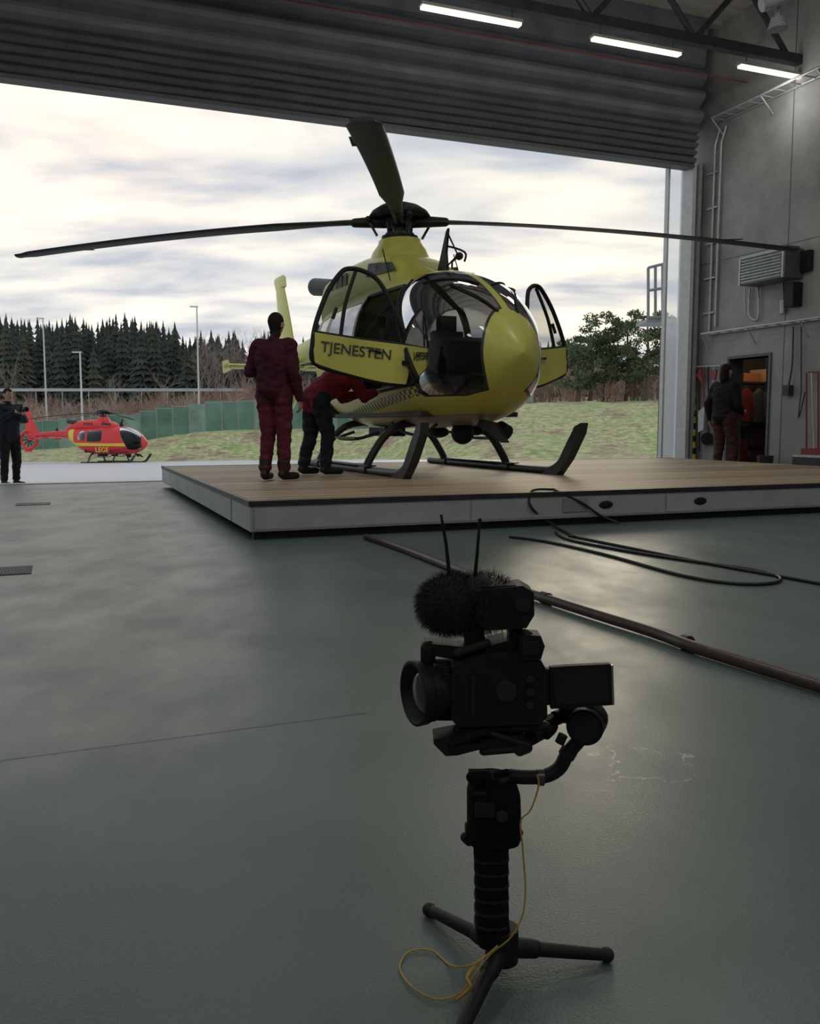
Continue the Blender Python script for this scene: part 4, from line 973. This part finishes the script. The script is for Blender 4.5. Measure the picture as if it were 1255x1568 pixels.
# ------------------------------------------------------------------ outside: fence, poles, guardrail, trees
random.seed(11)
mb=MB()
Mf=mat('green_fence',(.12,.23,.17),.8,var=.3,scale=.6); 
prev=None
for i in range(34):
    x_=-10+i*25; pY=76; p=P(x_,650,pY); X=p.x; zg=gz(X,pY)
    mb.cyl((X,pY,zg-.2),(X,pY,zg+2.6),.05,n=8,m=1)
    if prev:
        X0,z0=prev; zz_=(z0+zg)/2
        mb.box(((X0+X)/2,pY,zz_+1.2),(X-X0-.12,.04,2.3+.25*((i*7)%3)),2 if i%4==1 else 0)
        mb.box(((X0+X)/2,pY,zz_+2.45),(X-X0,.05,.06),1)
    prev=(X,zg)
mb.obj('perimeter_fence',[Mf,M_grey,mat('green_fence_light',(.22,.33,.27),.8,var=.3,scale=.6)])
def gpt(x,Y): return (x-CX)/F*Y
mb=MB()
pts=[]
for x_ in range(-60,420,40):
    X=gpt(x_,92); z=P(x_,597,92).z; pts.append((X,92,z)); 
    mb.cyl((X,92,gz(X,92)-.3),(X,92,z),.05,n=6,m=0)
for i in range(len(pts)-1):
    a=Vector(pts[i]);b=Vector(pts[i+1]); mb.prism([a+Vector((0,0,-.15)),b+Vector((0,0,-.15)),b+Vector((0,0,.15)),a+Vector((0,0,.15))],(0,.08,0),0)
mb.obj('guard_rail',[M_steel])
for xx,yt,Y in ((75,488,85),(129,540,72),(307,470,80)):
    X=gpt(xx,Y); zt_=P(xx,yt,Y).z; mb=MB(); zg=gz(X,Y); mb.cyl((X,Y,zg-.1),(X,Y,zt_),.10,.06,10,0)
    mb.box((X-.25,Y,zt_+.03),(.7,.2,.1),0)
    mb.obj('street_lamp',[M_white])
mb=MB()
for (x0,y0,x1,y1) in ((992,410,992,486),(1014,404,1014,486),(992,410,1016,404),(992,445,1016,441),(992,486,1018,486),(1003,407,1003,486)):
    mb.tube([P(x0,y0,21),P(x1,y1,21)],.035,6,0)
a=P(990,488,21); b=P(1030,488,21); mb.prism([a,b,b+Vector((0,1,0)),a+Vector((0,1,0))],(0,0,-.08),0)
for x_ in (1022,1034): b=P(x_,488,21.5); mb.cyl((b.x,b.y,gz(b.x,b.y)-.1),b,.04,n=8,m=0)
mb.obj('external_stair_platform',[M_grey])
def conifer(mb,X,Y,H,rad):
    zg=gz(X,Y)-.3; L_=int(H*1.6); mb.cyl((X,Y,zg),(X,Y,zg+H*.95),.16,.03,5,1)
    m=random.choice([0,0,2])
    for i in range(L_):
        t=i/(L_-1); z=zg+H*(.03+.95*t); r=rad*(1-t)**.7*(random.uniform(.7,1.2))+.12; n=9; a0=random.random()*6
        V=[Vector((X,Y,z+H/L_*1.3))]
        for j in range(n*2):
            a=a0+j*math.pi/n; rr=r*(random.uniform(.7,1.3) if j%2==0 else .45); V.append(Vector((X+rr*math.cos(a),Y+rr*math.sin(a),z-(random.uniform(.1,.4)*r if j%2==0 else 0))))
        mb.add(V,[(0,1+j,1+(j+1)%(2*n)) for j in range(2*n)],m)
mb=MB()
def topy(x):
    return np.interp(x,[-200,0,30,60,120,160,200,230,260,300,350,400,480,560,700,860],[480,480,488,498,492,500,490,496,502,518,514,518,530,540,545,545])
for i in range(560):
    x_=random.uniform(-260,660) if i<510 else random.uniform(660,860); Y=random.uniform(100,130); X=gpt(x_,Y)
    zt_=P(x_,topy(x_)+random.triangular(-12,40,4),Y).z; H=zt_-gz(X,Y)+.3; conifer(mb,X,Y,H,random.uniform(1.5,2.6))
for i in range(150):
    x_=random.uniform(800,1500); Y=random.uniform(105,130); X=gpt(x_,Y)
    zt_=P(x_,random.uniform(525,560),Y).z; conifer(mb,X,Y,zt_-gz(X,Y)+.3,2.3)
Mcon=mat('conifer_green',(.075,.092,.076),.95,var=.3,scale=.4,spec=.1); Mcon2=mat('conifer_olive',(.10,.105,.08),.95,var=.3,scale=.4,spec=.1); Mbark=mat('bark',(.10,.085,.07),.9,var=.3)  # both conifer greens lifted, distance haze is put into the colour
mb.obj('conifer_forest',[Mcon,Mbark,Mcon2])
def twig(mb,a,d,L_,r,dep,m=0):
    b=a+d*L_; x_=d.cross(Vector((.3,.9,.1))).normalized(); y_=d.cross(x_)
    V=[]
    for pnt,rr in((a,r),(b,r*.5)):
        for k in range(3): V.append(pnt+x_*(rr*math.cos(k*2.09))+y_*(rr*math.sin(k*2.09)))
    mb.add(V,[(0,1,4,3),(1,2,5,4),(2,0,3,5)],m)
    if dep:
        for k in range(3 if dep>1 else 4):
            nd=(d+Vector((random.gauss(0,.42),random.gauss(0,.42),random.gauss(.1,.25)))).normalized()
            twig(mb,a+d*L_*random.uniform(.4,1),nd,L_*random.uniform(.5,.8),r*.55,dep-1,m)
mb=MB()
for i in range(900):
    x_=random.uniform(-200,1250); Y=random.uniform(84,99) if x_<700 else random.uniform(76,96)
    X=gpt(x_,Y); s=random.uniform(.8,2.2); 
    for k in range(3): twig(mb,Vector((X+random.gauss(0,.3),Y,gz(X,Y)-.1)),Vector((random.gauss(0,.2),random.gauss(0,.2),1)).normalized(),s,.06,3,random.choice([0,0,1]))
mb.obj('bare_scrub',[mat('scrub_brown',(.40,.28,.22),.95,var=.3,scale=.3,spec=.1),mat('scrub_grey',(.48,.40,.34),.95,var=.3,scale=.3,spec=.1)])
mb=MB()
for x_,yt,Y in ((310,500,97),(322,515,96),(333,505,95),(345,520,96),(355,512,98),(368,522,97),(378,512,96),(395,520,99),(180,560,95),(20,560,96),(250,565,96),(940,560,80),(1000,575,72),(860,540,85),(880,560,84)):
    X=gpt(x_,Y); H=P(x_,yt,Y).z-gz(X,Y); twig(mb,Vector((X,Y,gz(X,Y)-.1)),Vector((0,0,1)),H*.45,.13,5,0)
mb.obj('bare_birch_grove',[mat('birch_twig',(.32,.26,.22),.95,spec=.1)])
Mpn=mat('pine_needles',(.13,.165,.095),.95,var=.4,scale=1,spec=.1)
def pine(name,x_,yt,Y,rad):
    mb=MB(); X=gpt(x_,Y); zg=gz(X,Y)-.2; zt_=P(x_,yt,Y).z; H=zt_-zg
    mb.tube([(X,Y,zg),(X+.15,Y,zg+H*.4),(X,Y,zg+H*.85)],[.2,.07],8,1,4)
    for k in range(26):
        t=random.uniform(.32,1); a=random.random()*6.28; r=rad*math.sin(math.pi*min(1,.25+.75*(1-t)))*random.uniform(.3,1)
        c=Vector((X+r*math.cos(a),Y+r*math.sin(a),zg+H*t-.3)); mb.cyl((X,Y,c.z-.5),c,.05,.02,5,1)
        cs=random.uniform(.5,.95)
        for j in range(120):
            d=Vector((random.gauss(0,1),random.gauss(0,1),random.gauss(0,.7))); d.normalize(); p=c+Vector((d.x*cs,d.y*cs,d.z*cs*.6))*random.uniform(.4,1)
            e1=Vector((random.gauss(0,1),random.gauss(0,1),random.gauss(0,1))).normalized()*.2; e2=e1.cross(Vector((random.random(),random.random(),random.random()))).normalized()*.09
            mb.add([p-e2,p+e2,p+e1],[(0,1,2)],0)
    mb.obj(name,[Mpn,Mbark])
for x_,yt,Y,r in ((900,492,78,2.4),(922,480,80,2.6),(955,488,79,2.4),(985,470,76,2.8),(1012,476,78,2.6),(882,520,76,1.8),(1045,480,78,2.8),(1100,475,80,3),(1160,480,80,3)): pine('pine_tree',x_,yt,Y,r)
sc=bpy.context.scene
sc.view_settings.view_transform='Standard'; sc.view_settings.look='None'; sc.view_settings.exposure=0.08
